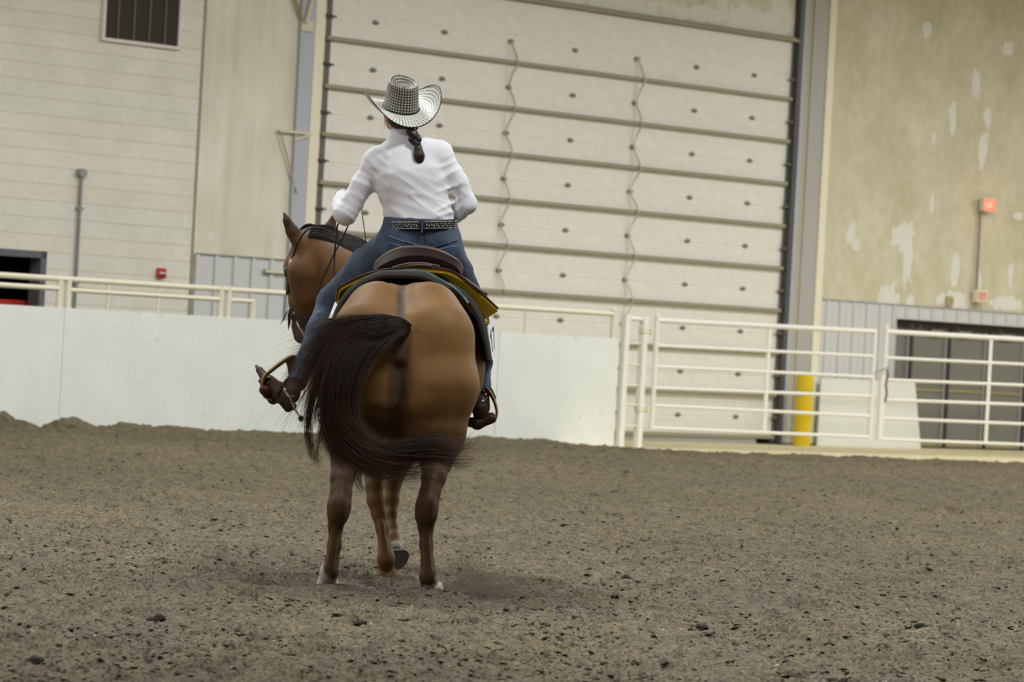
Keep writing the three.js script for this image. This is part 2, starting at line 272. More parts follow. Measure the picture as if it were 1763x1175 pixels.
// ---- left wall: painted concrete block courses, with the opening and the vent
{
  const o = hallStruct('wall_left', [27.44, 0, ZW]), B = 27.44;
  const wallTex = dataTex(512, (u, v) => { const a = 0.03 * tnoise(u, v, 5, 3) + 0.025 * tnoise(u, v, 60, 2); return [0.885 + a, 0.87 + a, 0.82 + a * 1.1]; });
  wallTex.repeat.set(0.25, 0.25);
  const m1 = mat([255, 255, 255], 0.85, { map: wallTex }), m2 = mat([252, 253, 254], 0.85, { map: wallTex }), m3 = mat([254, 252, 249], 0.85, { map: wallTex }), grout = mat([176, 168, 138], 0.95);
  const ch = 0.2045;
  for (let k = 0; k < 44; k++) {
    const y0 = k * ch + 0.0025, y1 = (k + 1) * ch - 0.0025, m = [m1, m2, m1, m3][Math.floor(rnd() * 4)];
    const spans = y1 < 2.05 ? [[HS0, 23.0], [25.2, B]] : [[HS0, B]];
    for (const [a, b] of spans) part('block_course', boxGeo(a - B, b - B, y0, y1, -0.18, rr(-0.002, 0.002)), m, o);
  }
  part('mortar_backing', merge([boxGeo(HS0 - B, 23.0 - B, 0, CEIL, -0.22, -0.004), boxGeo(25.2 - B, -0.002, 0, CEIL, -0.22, -0.004), boxGeo(23.0 - B, 25.2 - B, 2.045, CEIL, -0.22, -0.004)]), grout, o);
  part('corner_bead', boxGeo(-0.004, 0.028, 0, CEIL, -0.18, 0.012), mat([150, 146, 120], 0.8), o, 'dark joint where the block wall meets the foam wall');
  // doorway, dark beyond
  const d = hallStruct('door_2', [25.2, 0, ZW], 'dark opening in the block wall at the far left');
  part('door_frame', merge([boxGeo(-0.075, 0.01, 0, 2.05, -0.2, 0.02), boxGeo(-2.2, 0.01, 1.965, 2.05, -0.2, 0.02), boxGeo(-2.21, -2.13, 0, 2.05, -0.2, 0.02)]), mat([92, 94, 98], 0.5), d);
  part('room_beyond', merge([boxGeo(-3, 1.2, 0, 2.6, -3, -2.9), boxGeo(-3.1, -3, 0, 2.6, -3, -0.2), boxGeo(1.2, 1.3, 0, 2.6, -3, -0.22), boxGeo(-3, 1.2, 2.6, 2.7, -3, -0.22), boxGeo(-3, 1.2, -0.05, 0, -3, -0.22)]), mat([40, 40, 38], 0.9), d);
  const rb = hallThing('red_cabinet', 'red cabinet top showing inside the dark opening at the far left', 'cabinet', [24.92, 0, ZW - 0.75]);
  part('cabinet_body', boxGeo(-0.75, 0.63, 0, 1.36, -0.35, 0.35, 0.02), mat([196, 48, 44], 0.5), rb);
  part('lid', boxGeo(-0.77, 0.65, 1.362, 1.45, -0.37, 0.37, 0.02), mat([205, 54, 50], 0.5), rb);
  // louvred vent
  const v = hallThing('wall_vent', 'dark louvred vent with white frame high on the block wall', 'vent', [25.84, 4.655, ZW]);
  part('frame', merge([boxGeo(0, 1.22, 0, 0.045, 0.003, 0.05, 0.008), boxGeo(0, 0.045, 0.03, 0.95, 0.003, 0.05, 0.008), boxGeo(1.175, 1.22, 0.03, 0.95, 0.003, 0.05, 0.008), boxGeo(0, 1.22, 0.92, 0.965, 0.003, 0.05, 0.008)]), mat([222, 216, 206], 0.5), v);
  part('backing', boxGeo(0.03, 1.19, 0.03, 0.94, 0.003, 0.008), mat([16, 14, 12], 0.9), v);
  const sl = new THREE.BoxGeometry(1.14, 0.003, 0.028), sm = mat([92, 84, 76], 0.6);
  sl.rotateX(0.7);
  for (let k = 0; k < 40; k++) { const g = part('slat', sl, sm, v); g.position.set(0.61, 0.056 + k * 0.0222, 0.022); }
  for (let k = 0; k < 4; k++) part('mullion', boxGeo(0.225 + k * 0.242, 0.25 + k * 0.242, 0.04, 0.93, 0.03, 0.042), mat([84, 76, 68], 0.5), v);
  // conduit with its box, and alarm
  const c = hallThing('conduit', 'grey conduit pipe with a small round box on the block wall', 'conduit', [25.652, 0, ZW]);
  part('pipe', rodGeo(V(0, 0, 0.03), V(0, 2.98, 0.03), 0.021), mat([140, 143, 142], 0.45, { metalness: 0.4 }), c);
  part('junction_box', merge([rodGeo(V(0, 3.03, 0.005), V(0, 3.03, 0.075), 0.055, 20), boxGeo(-0.065, -0.02, 3.0, 3.07, 0.005, 0.06)]), mat([150, 151, 146], 0.45, { metalness: 0.4 }), c);
  parts('bracket', [0.6, 1.7, 2.6].map(y => boxGeo(-0.045, 0.045, y - 0.012, y + 0.012, 0.002, 0.056)), mat([140, 143, 142], 0.45, { metalness: 0.4 }), c);
  const f = hallThing('fire_alarm', 'small red fire alarm pull station with white band on block wall', 'alarm', [26.962, 1.82, ZW]);
  part('alarm_body', boxGeo(-0.062, 0.062, 0, 0.125, 0.003, 0.055, 0.008), mat([190, 44, 40], 0.4), f);
  part('white_band', boxGeo(-0.05, 0.05, 0.055, 0.075, 0.05, 0.06, 0.002), mat([225, 205, 195], 0.4), f);
  part('handle', boxGeo(-0.045, 0.045, 0.02, 0.048, 0.05, 0.068, 0.004), mat([110, 20, 20], 0.4), f);
}
// ---- foam wall between the blocks and the big door, with column, braces and metal wainscot
const ribbed = mat(C.wainscot, 0.45), steelM = mat([176, 179, 187], 0.5), jambM = mat([234, 228, 202], 0.6), braceM = mat([214, 208, 178], 0.7);
function lumpy(w, h, seg, amp, fx = 2) { const g = new THREE.PlaneGeometry(w, h, Math.round(w * seg), Math.round(h * seg)); const p = g.attributes.position; return g; }
function foamSheet(s0, s1, y0, y1, z, amp, seg, seedv) {
  const nx = Math.ceil((s1 - s0) * seg), ny = Math.ceil((y1 - y0) * seg), g = new THREE.PlaneGeometry(s1 - s0, y1 - y0, nx, ny); g.translate((s0 + s1) / 2, (y0 + y1) / 2, 0);
  const p = g.attributes.position; for (let i = 0; i < p.count; i++) p.setZ(i, z + amp * fbm(p.getX(i) * 1.1, p.getY(i) * 1.1, seedv, 4));
  const back = new THREE.BoxGeometry(s1 - s0, y1 - y0, 0.2); back.translate((s0 + s1) / 2, (y0 + y1) / 2, z - 0.1 - amp);
  g.computeVertexNormals(); return merge([g, back]);
}
{
  const B = 27.45, o = hallStruct('wall_middle', [B, 0, ZW]);
  const tx = foamTexture(27.45, 0, 1.9, 9.2, 512, [[27.73, 4.05, .035, .09], [28.2, 3.86, .03, .07], [27.75, 2.38, .05, .07], [27.6, 3.3, .07, .3]], 1, [219, 214, 195]);
  part('sprayed_foam', uvMap(foamSheet(0, 1.56, 0, CEIL, 0, 0.012, 12, 3.1), 0, 0, 1.9, 9.2), mat([255, 255, 255], 0.9, { map: tx }), o);
  const w = hallStruct('trim_1', [27.5, 0, ZW], 'pale ribbed metal wainscot left of the big door');
  for (const [a, b] of [[0, 0.32], [0.325, 0.62], [0.625, 0.92], [0.925, 1.22], [1.225, 1.47]]) part('panel', boxGeo(a, b, 0, 2.155, 0.013, 0.024), ribbed, w);
  for (const a of [0.02, 0.325, 0.63, 0.925, 1.23]) part('rib', boxGeo(a - 0.03, a + 0.03, 0, 2.15, 0.02, 0.05, 0.01), ribbed, w);
  part('cap_strip', boxGeo(0, 1.48, 2.152, 2.168, 0.012, 0.05), mat([150, 150, 140], 0.5), w);
  const c = hallStruct('trim_2', [29.01, 0, ZW], 'grey steel column left of the big door');
  part('column_web', boxGeo(0, 0.235, 0, CEIL, 0.0, 0.03), steelM, c);
  part('column_flange', boxGeo(-0.012, 0.012, 0, CEIL, -0.02, 0.05), steelM, c);
  const j = hallStruct('trim_3', [29.25, 0, ZW], 'cream jamb beside the big door');
  part('jamb_board', boxGeo(0, 0.175, -0.06, CEIL, -0.1, 0.035, 0.01), jambM, j);
  // braces
  const b1 = hallThing('wall_brace', 'small cream bracket with horizontal strut and diagonal brace beside the big door, above the ears', 'brace', [28.72, 3.0, ZW]);
  part('strut', boxGeo(0, 0.53, 0.78, 0.812, 0.03, 0.07), braceM, b1);
  part('diagonal', rodGeo(V(0.03, 0.77, 0.05), V(0.36, 0.02, 0.04), 0.014), mat([178, 174, 156], 0.6), b1);
  part('gusset', rodGeo(V(0.27, 0.7, 0.05), V(0.5, 0.77, 0.05), 0.018), braceM, b1);
  const b2 = hallThing('wall_brace', 'diagonal brace above the steel column at the top edge, left of the big door', 'brace', [28.8, 5.1, ZW]);
  part('diagonal', rodGeo(V(-0.15, 0.75, 0.06), V(0.24, 0.1, 0.05), 0.022), mat([158, 152, 118], 0.6), b2);
  part('gusset', merge([rodGeo(V(0.44, 0.75, 0.06), V(0.27, 0.1, 0.05), 0.03), boxGeo(0.2, 0.4, 0.0, 0.14, 0.03, 0.055)]), braceM, b2);
  const b3 = hallThing('wall_brace', 'low horizontal strut across the metal wainscot behind the horse face', 'brace', [28.6, 1.98, ZW]);
  part('strut', boxGeo(0, 0.5, 0, 0.035, 0.05, 0.09), braceM, b3);
  part('end_plate', boxGeo(0, 0.1, -0.02, 0.045, 0.045, 0.06), mat([140, 138, 124], 0.6), b3);
}
// ---- the big sectional door
{
  const B = 29.44, DW = 9.07, P = 0.6216, Y0 = 0.087, o = hallStruct('door_1', [B, 0, ZW], 'wide white sectional overhead door');
  const tx = dataTex(256, (u, v) => { const a = 0.02 * tnoise(u, v, 4, 3) + 0.02 * tnoise(u, v, 50, 2); return [0.90 + a, 0.885 + a, 0.845 + a]; });
  const panelM = mat([255, 255, 255], 0.55, { map: tx }), ribM = mat([150, 146, 122], 0.55), boltM = mat([122, 124, 114], 0.5, { metalness: 0.3 }), sealM = mat([70, 70, 60], 0.7);
  function profile(h) { // cross-section of a section: fine horizontal ridges, a shallow groove near each third
    const s = new THREE.Shape(), pts = [[0, 0]]; const n = 12;
    s.moveTo(-0.05, 0.006); s.lineTo(0.0, 0.006);
    for (let i = 1; i < n; i++) { const y = 0.006 + (h - 0.012) * i / n, g = (i === 5 ? 0.006 : 0.001); s.lineTo(0, y - 0.012); s.lineTo(-g, y - 0.006); s.lineTo(-g, y + 0.006); s.lineTo(0, y + 0.012); }
    s.lineTo(0, h - 0.006); s.lineTo(-0.05, h - 0.006); s.closePath(); return s;
  }
  const hinge = (() => { const g = new THREE.SphereGeometry(1, 14, 8); g.scale(0.046, 0.033, 0.024); return merge([g, boxGeo(-0.055, 0.055, -0.02, 0.02, 0, 0.01, 0.004)]); })();
  for (let k = -1; k < 9; k++) {
    const y0 = k < 0 ? -0.1 : Y0 + P * k, h = k < 0 ? Y0 + 0.1 : k === 8 ? 5.9 - y0 : P;
    const g = new THREE.ExtrudeGeometry(profile(h), { depth: k < 0 ? 8.75 : DW, bevelEnabled: false }); g.rotateY(Math.PI / 2); // extrudes along x
    g.rotateY(0); g.translate(0, y0, 0);
    // shape x -> world z (towards the arena is +)
    const pp = g.attributes.position; for (let i = 0; i < pp.count; i++) pp.setZ(i, -pp.getZ(i)); const ix = []; for (let i = 0; i < pp.count; i += 3) ix.push(i, i + 2, i + 1); g.setIndex(ix); g.computeVertexNormals(); const gg = boxUV(g.toNonIndexed()); gg.computeVertexNormals();
    const p = part('door_panel', gg, k < 0 ? mat([214, 216, 220], 0.5) : panelM, o);
    if (k < 0) continue;
    part('rail', boxGeo(0, DW, y0 - 0.03, y0 + 0.022, 0.002, 0.075, 0.006), ribM, p, 'grey brown strut along the bottom of the section');
    for (let i = 0; i < 8; i++) { const s = i ? 30.304 + (i - 1) * 1.2357 - B : 0.05, q = part('hinge', hinge, boltM, p); q.position.set(s, y0 + 0.277, 0.002); if (!i) q.scale.set(1.3, 1.1, 1.5); }
    const q = part('hinge', hinge, boltM, p); q.position.set(DW + 0.03, y0 + 0.277, 0.03); q.scale.set(1.6, 0.5, 2);
  }
  part('door_stile', boxGeo(-0.012, 0.1, -0.06, 5.9, -0.01, 0.014), mat([96, 94, 84], 0.6), o);
  for (let k = 0; k < 9; k++) part('roller', merge([boxGeo(-0.03, 0.1, Y0 + P * k + 0.255, Y0 + P * k + 0.3, 0.012, 0.05, 0.008), rodGeo(V(-0.03, Y0 + P * k + 0.277, 0.05), V(0.14, Y0 + P * k + 0.277, 0.05), 0.012, 8)]), mat([66, 66, 62], 0.5), o);
  part('door_stile', boxGeo(DW, DW + 0.075, 0, 5.9, -0.06, 0.004), mat([112, 112, 108], 0.6), o);
  // track on the right with rollers, steel angle
  const t = hallThing('door_track', 'steel roller track along the right edge of the big door', 'track', [38.59, 0, ZW]);
  part('guide', merge([boxGeo(-0.02, 0.002, 0, 8.6, 0.01, 0.02), boxGeo(-0.02, -0.012, 0, 8.6, 0.02, 0.09), boxGeo(-0.02, 0.03, 0, 8.6, 0.085, 0.095)]), mat([88, 88, 88], 0.5, { metalness: 0.3 }), t);
  part('shaft', rodGeo(V(0.05, 5.0, 0.05), V(0.05, 8.6, 0.05), 0.022), mat([205, 198, 176], 0.5), t);
  part('backing_angle', boxGeo(0.06, 0.1, 0, 8.6, -0.02, 0.03), mat([70, 72, 76], 0.6), t);
  for (let k = 0; k < 9; k++) { const y = Y0 + P * k + 0.3; part('roller', merge([rodGeo(V(-0.12, y, 0.05), V(0.07, y, 0.05), 0.012, 8), rodGeo(V(0.03, y, 0.05), V(0.06, y, 0.05), 0.03, 14)]), mat([104, 102, 92], 0.5), t); }
  const hd = hallStruct('trim_4', [B, 5.9, ZW], 'dark steel header above the big door');
  part('header_angle', merge([boxGeo(-0.02, 9.2, 0, 0.045, -0.02, 0.09), boxGeo(-0.02, 9.2, 0.045, 0.075, 0.0, 0.03)]), mat([150, 144, 120], 0.6), hd);
  const up = hallStruct('wall_above_door', [B, 5.98, ZW]);
  const ut = foamTexture(29.44, 5.98, 9.2, 3.2, 512, [[33.5, 6.02, .9, .12], [35, 6.05, 1.2, .16], [36.6, 6.1, .6, .12], [37.6, 6.1, .8, .24], [38.2, 6.25, .3, .3], [31, 6.05, 1.5, .12], [36.9, 6.4, .12, .14]], 0);
  part('sprayed_foam', uvMap(foamSheet(0, 9.1, 0, 3.22, 0, 0.015, 8, 8.1), 0, 0, 9.2, 3.2), mat([255, 255, 255], 0.9, { map: ut }), up);
  // cables hanging down the door face from hinge to hinge
  const cable = (name, label, s, n, m, offs, r) => {
    const c = hallThing(name, label, 'cable', [s, 0, ZW]), pts = [];
    for (let k = 0; k <= n; k++) { const y = Y0 + P * (8 - k) + 0.277; pts.push(V(rr(-0.02, 0.02), y, 0.03), V(offs * rr(0.7, 1.1), y - 0.14, 0.06), V(offs * rr(0.9, 1.25), y - 0.3, 0.1), V(offs * 0.5 * rr(0.6, 1.3), y - 0.46, 0.055)); }
    pts.length = n * 4 + 3;
    part('strap', taperTube(pts, [r, r], pts.length * 5, 8, 0.4), m, c); return c;
  };
  cable('door_cable', 'slack dull grey cable looping down the middle of the big door', 32.75, 5, mat([206, 200, 178], 0.6), 0.07, 0.02);
  cable('door_cable', 'slack shiny silver cable looping down the big door, right of the grey cable', 35.235, 6, mat([226, 224, 214], 0.3, { metalness: 0.4 }), 0.085, 0.022);
}
// ---- right of the door: column, cream strip, bollard, foam wall, wainscot, dark bay
{
  const c = hallStruct('trim_5', [38.7, 0, ZW], 'grey steel column right of the big door');
  part('column_edge', boxGeo(0, 0.085, 0, CEIL, -0.05, 0.06, 0.006), mat([172, 175, 184], 0.5), c);
  part('column_web', boxGeo(0.085, 0.26, 0, CEIL, -0.06, 0.0), mat([178, 170, 148], 0.6), c);
  part('column_face', boxGeo(0.26, 0.585, 0, CEIL, -0.06, 0.018), mat([172, 170, 165], 0.55), c);
  const s = hallStruct('trim_6', [39.285, 0, ZW], 'cream strip beside the steel column');
  part('strip_board', boxGeo(0, 0.155, 0, CEIL, -0.1, 0.045, 0.01), jambM, s);
  const b = hallThing('bollard', 'yellow safety bollard at the right foot of the big door', 'bollard', [38.72, 0, ZW + 0.42]);
  part('post', rodGeo(V(0, -0.05, 0), V(0, 1.0, 0), 0.128, 28), mat(C.yellow, 0.45), b);
  part('cap', (() => { const g = new THREE.SphereGeometry(0.128, 28, 8, 0, Math.PI * 2, 0, Math.PI / 2); g.scale(1, 0.25, 1); g.translate(0, 1.0, 0); return g; })(), mat(C.yellow, 0.45), b);
  const B = 39.44, o = hallStruct('wall_right', [B, 0, ZW]);
  const tx = foamTexture(39.44, 2.1, 6.4, 5.2, 1024, foamPatches, 0, [204, 197, 170]);
  const fm = mat([255, 255, 255], 0.9, { map: tx });
  part('sprayed_foam', uvMap(foamSheet(0, HS1 - B, 2.16, CEIL, 0, 0.028, 9, 5.5), 0, 2.1, 6.4, 5.2), fm, o);
  const w = hallStruct('trim_7', [B, 0, ZW], 'pale ribbed metal wainscot round the dark bay');
  const OP = 41.22 - B, OT = 1.96;
  for (let k = 0; k < 6; k++) { const a = k * 0.31, bb = Math.min((k + 1) * 0.31, OP); part('panel', boxGeo(a, bb - 0.004, 0, 2.155, -0.01, 0.01), ribbed, w); }
  for (let k = 0; k < 24; k++) part('panel', boxGeo(OP + k * 0.31, OP + (k + 1) * 0.31 - 0.004, OT, 2.155, -0.01, 0.01), ribbed, w);
  for (let k = 0; k < 30; k++) { const a = 0.16 + k * 0.31; part('rib', boxGeo(a - 0.022, a + 0.022, a > OP ? OT : 0, 2.152, 0.002, 0.034, 0.008), ribbed, w); }
  part('cap_strip', boxGeo(0, 12, 2.153, 2.168, -0.01, 0.03), mat([152, 156, 156], 0.5), w);
  part('opening_jamb', merge([boxGeo(OP - 0.012, OP + 0.012, 0, OT, -0.35, 0.022), boxGeo(OP, 12, OT - 0.012, OT + 0.012, -0.35, 0.022)]), mat([196, 198, 196], 0.5), w);
  // dark bay with sliding grey panels
  const d = hallStruct('door_3', [41.22, 0, ZW], 'grey sliding door in the dark bay');
  const gm = mat([118, 117, 108], 0.7), dk = mat([44, 44, 44], 0.7), lt = mat([176, 178, 176], 0.4, { metalness: 0.2 });
  const cuts = [-0.3, 0.72, 1.65, 2.65, 3.62, 4.6, 5.6, 6.6, 7.6];
  for (let k = 0; k + 1 < cuts.length; k++) {
    part('panel', boxGeo(cuts[k] + 0.02, cuts[k + 1] - 0.02, 0.12, 1.86, -0.34, -0.3, 0.006), gm, d);
    if (k) { part('post', boxGeo(cuts[k] - 0.055, cuts[k] + 0.045, 0.0, 1.96, -0.34, -0.24, 0.01), dk, d); part('edge_strip', boxGeo(cuts[k] - 0.075, cuts[k] - 0.055, 0.0, 1.9, -0.33, -0.25), lt, d); }
  }
  part('head_rail', boxGeo(-0.3, 7.6, 1.84, 1.98, -0.36, -0.22), mat([52, 52, 48], 0.7), d);
  part('mid_rail', boxGeo(-0.3, 7.6, 0.86, 0.9, -0.3, -0.28), mat([150, 138, 98], 0.7), d);
  part('base_board', boxGeo(-0.3, 7.6, 0, 0.12, -0.34, -0.3), mat([150, 138, 108], 0.8), d);
  for (const a of [0.17, 1.32, 2.02, 3.1]) parts('hanger', [boxGeo(a - 0.14, a + 0.14, 1.72, 1.83, -0.27, -0.24, 0.008), boxGeo(a + 0.15, a + 0.18, 1.76, 1.9, -0.27, -0.24)], mat([170, 166, 150], 0.5), d);
  for (const a of [0.66, 0.86, 1.8, 2.86]) part('hook', tubeGeo([V(a, 1.9, -0.23), V(a + 0.03, 1.84, -0.21), V(a, 1.79, -0.22), V(a - 0.03, 1.83, -0.23)], 0.009, 16, 6), mat([150, 146, 130], 0.5), d);
  part('bay_shell', merge([boxGeo(-0.4, 8, -0.02, 2.3, -0.5, -0.36), boxGeo(-0.4, -0.3, 0, 2.2, -0.5, -0.02), boxGeo(-0.3, 8, 1.98, 2.1, -0.5, -0.03)]), mat([60, 60, 58], 0.9), d);
  // white board before the bay
  const wb = hallThing('white_board', 'white plywood board with slanted right edge standing before the dark bay', 'board', [39.39, 0, ZW + 0.12]);
  const sh = new THREE.Shape(); sh.moveTo(0, -0.05); sh.lineTo(2.43, -0.05); sh.lineTo(2.2, 0.985); sh.lineTo(0.02, 0.985); sh.closePath();
  part('board', boxUV(new THREE.ExtrudeGeometry(sh, { depth: 0.03, bevelThickness: 0.003, bevelSize: 0.003, bevelSegments: 1 })), mat(C.kick, 0.55), wb);
  part('cleat', boxGeo(0.4, 0.5, 0.0, 0.9, -0.06, -0.004), mat([180, 160, 120], 0.8), wb);
  // exit signs and their conduit, small box
  const sign = (name, label, s, y, z, lit) => {
    const e = hallThing(name, label, 'sign', [s, y, ZW + z]);
    part('sign_box', boxGeo(-0.14, 0.14, 0, 0.2, 0, 0.1, 0.012), mat([226, 214, 186], 0.5), e);
    const fm2 = lit ? mat([235, 96, 78], 0.5, { emissive: srgb(255, 96, 74), emissiveIntensity: 0.75 }) : mat([228, 206, 186], 0.5);
    part('sign_face', boxGeo(-0.128, 0.128, 0.012, 0.188, 0.1, 0.104), fm2, e);
    const tg = textGeo('EXIT', 0.105, 0.003); tg.scale(0.62, 1, 1); tg.translate(0, 0.1, 0.1035);
    part('lettering', tg, lit ? mat([255, 150, 130], 0.5, { emissive: srgb(255, 140, 120), emissiveIntensity: 0.85 }) : mat([214, 96, 84], 0.5), e);
    return e;
  };
  sign('exit_sign', 'glowing red exit sign high on the cream wall', 43.19, 3.715, 0.05, true);
  const pl = new THREE.PointLight(new THREE.Color(1, 0.25, 0.18), 0.12, 3); pl.position.copy(hallToWorld(43.19, 3.815, ZW + 0.24)); pl.castShadow = true; scene.add(pl);
  sign('exit_sign', 'unlit white exit sign with red letters, just above the wainscot', 43.13, 2.285, 0.05, false);
  const cd = hallThing('conduit', 'thin grey conduit running between the two exit signs', 'conduit', [43.09, 2.49, ZW]);
  part('pipe', rodGeo(V(0, 0, 0.055), V(0.0, 1.22, 0.055), 0.016), mat([128, 128, 122], 0.45, { metalness: 0.3 }), cd);
  const bx = hallThing('outlet_box', 'small tan outlet box left of the unlit exit sign', 'outlet', [42.47, 2.195, ZW]);
  part('box_body', boxGeo(-0.07, 0.07, 0, 0.155, 0.01, 0.06, 0.01), mat([186, 172, 126], 0.6), bx);
  part('cover_plate', boxGeo(-0.045, 0.045, 0.03, 0.125, 0.06, 0.066), mat([160, 146, 104], 0.6), bx);
}
// ---- fence: pipes, posts, kick boards, gates
{
  const pm1 = mat(C.pipe, 0.45), pm2 = mat([232, 230, 220], 0.45), kickTex = dataTex(512, (u, v) => { const a = 0.02 * tnoise(u, v, 5, 4) + 0.012 * tnoise(u, v, 40, 2), d = Math.max(0, tnoise(u, v, 14, 3) - 0.5) * 0.15; return [0.885 + a - d, 0.895 + a - d, 0.865 + a - d * 1.2]; });
  kickTex.repeat.set(0.3, 0.3);
  const km = mat([255, 255, 255], 0.5, { map: kickTex });
  const f = hallThing('pipe_fence', 'cream pipe fence rails and posts running above the white kick boards', 'fence', [22, 0, ZF]);
  const X = s => s - 22;
  part('top_rail', rodGeo(V(-14, 1.685, -0.06), V(X(32.42), 1.70, -0.06), 0.033), pm1, f);
  part('lower_rail', rodGeo(V(-14, 1.585, -0.06), V(X(23.48), 1.585, -0.06), 0.03), pm1, f);
  part('lower_rail', rodGeo(V(X(23.62), 1.575, -0.06), V(X(25.8), 1.575, -0.06), 0.028), pm1, f);
  part('lower_rail', rodGeo(V(X(25.95), 1.575, -0.06), V(X(26.33), 1.575, -0.06), 0.028), pm1, f);
  for (const s of [17.3, 20.4, 23.5, 23.62, 25.82, 25.94]) part('post', rodGeo(V(X(s), -0.1, -0.06), V(X(s), s > 25 ? 1.74 : 1.68, -0.06), 0.036), pm1, f);
  for (const s of [24.18, 24.9, 30.8]) part('brace', rodGeo(V(X(s), 0, -0.06), V(X(s), 1.68, -0.06), 0.016), pm1, f);
  part('post', rodGeo(V(X(26.31), -0.1, -0.06), V(X(26.31), 1.59, -0.06), 0.036), pm1, f);
  part('post', merge([rodGeo(V(X(32.39), -0.1, -0.06), V(X(32.39), 1.73, -0.06), 0.036), (() => { const g = new THREE.SphereGeometry(0.042, 16, 10); g.translate(X(32.39), 1.745, -0.06); return g; })()]), pm1, f);
  for (const s of [28.5, 29.6]) part('post', rodGeo(V(X(s), -0.1, -0.06), V(X(s), 1.69, -0.06), 0.036), pm1, f);
  const kb = [[7.9, 14.3, 'white kick board panel beyond the left edge'], [14.306, 20.3, 'second white kick board beyond the left edge'], [20.306, 23.535, 'white kick board panel at the far left with earth banked high against it'], [23.541, 27.2, 'long white kick board panel between the far left joint and the horse'], [27.206, 30.29, 'white kick board panel mostly hidden behind the horse and rider'], [30.3, 32.45, 'white kick board panel at the right of the horse, ending at the gate post']];
  for (const [a, b, label] of kb) { if (b < 21) continue; const k = hallThing('kick_board', label, 'panel', [a, 0, ZF], 'white kick boards along the fence'); part('board', boxGeo(0, b - a, -0.12, a > 30.2 ? 1.385 : 1.372, -0.018, 0.006, 0.003), km, k); parts('frame_rail', [boxGeo(0.05, b - a - 0.05, 1.28, 1.33, -0.07, -0.02), boxGeo(0.05, b - a - 0.05, 0.1, 0.15, -0.07, -0.02)], pm1, k); }
  // ladder of the fixed gate posts
  const gp = hallThing('gate_post', 'white double gate post joined by short rungs, right of the kick boards', 'post', [32.56, 0, ZF]);
  part('post', boxGeo(-0.045, 0.045, -0.1, 1.7, -0.045, 0.045, 0.008), pm2, gp); part('post', boxGeo(0.30, 0.385, -0.1, 1.69, -0.045, 0.045, 0.008), pm2, gp);
  for (const y of [1.655, 1.335, 1.06, 0.79, 0.535, 0.26]) part('rung', rodGeo(V(0.04, y, 0), V(0.31, y, 0), y > 1.6 ? 0.03 : 0.014), y > 1.6 ? pm2 : pm1, gp);
  const hingeG = (y) => merge([boxGeo(0.29, 0.395, y - 0.045, y + 0.035, -0.052, 0.052, 0.006), rodGeo(V(0.39, y - 0.03, 0), V(0.5, y - 0.03, 0), 0.014), boxGeo(0.47, 0.505, y - 0.055, y + 0.01, -0.03, 0.03)]);
  part('hinge', hingeG(1.52), pm1, gp); part('hinge', hingeG(0.5), pm1, gp);
  const gate = (name, label, s0, s1, ys, y1s, verts, capL) => {
    const g = hallThing(name, label, 'gate', [s0, 0.19, ZF]), L = s1 - s0, b = 0.19;
    ys.forEach((y, i) => part('rail', rodGeo(V(0, y - b, 0), V(L, y1s[i] - b, 0), i ? 0.0235 : 0.036), pm2, g));
    part('stile', rodGeo(V(0, ys[5] - b - 0.02, 0), V(0, ys[0] - b + 0.05, 0), 0.033), pm2, g); part('stile', rodGeo(V(L, y1s[5] - b - 0.02, 0), V(L, y1s[0] - b + 0.03, 0), 0.036), pm2, g);
    for (const v of verts) part('brace', boxGeo(v - s0 - 0.03, v - s0 + 0.03, ys[5] - b, ys[0] - b, -0.012, 0.018, 0.004), pm2, g);
    const cap = new THREE.SphereGeometry(0.038, 14, 10); cap.translate(capL ? 0 : 0, ys[0] - b + 0.055, 0); part('cap', cap, pm2, g);
    return g;
  };
  gate('pipe_gate', 'white six-rail pipe gate in front of the big door', 33.15, 37.58, [1.655, 1.325, 1.05, 0.77, 0.54, 0.245], [1.69, 1.345, 1.055, 0.785, 0.507, 0.215], [35.36]);
  gate('pipe_gate', 'white six-rail pipe gate in front of the dark bay', 37.82, 44.6, [1.70, 1.335, 1.025, 0.745, 0.485, 0.19], [1.735, 1.37, 1.07, 0.78, 0.47, 0.16], [40.19, 42.6]);
  part('weld_collar', boxGeo(-0.075, -0.02, -0.02, 0.9, -0.03, 0.03, 0.008), pm2, scene.getObjectByName('pipe_gate_001'));
  const ch = hallThing('latch_chain', 'rusty chain hanging at the latch where the two gates meet', 'chain', [37.84, 0.7, ZF + 0.045]);
  const links = []; let y = 0.45;
  for (let k = 0; k < 14; k++) { const l = new THREE.TorusGeometry(0.019, 0.006, 6, 12); l.scale(0.8, 1.15, 1); l.rotateY(k % 2 ? 1.57 : 0.2); l.translate(0.012 * Math.sin(k * 0.8), y - k * 0.032, 0.0); links.push(l); }
  links.forEach(l => part('link', l, mat([92, 80, 62], 0.6, { metalness: 0.4 }), ch));
  part('link', (() => { const l = new THREE.TorusGeometry(0.09, 0.007, 6, 24); l.scale(1.6, 0.5, 1); l.rotateX(1.2); l.rotateZ(0.3); l.translate(-0.13, 0.46, 0.0); return l; })(), mat([150, 136, 100], 0.6, { metalness: 0.4 }), ch);
}
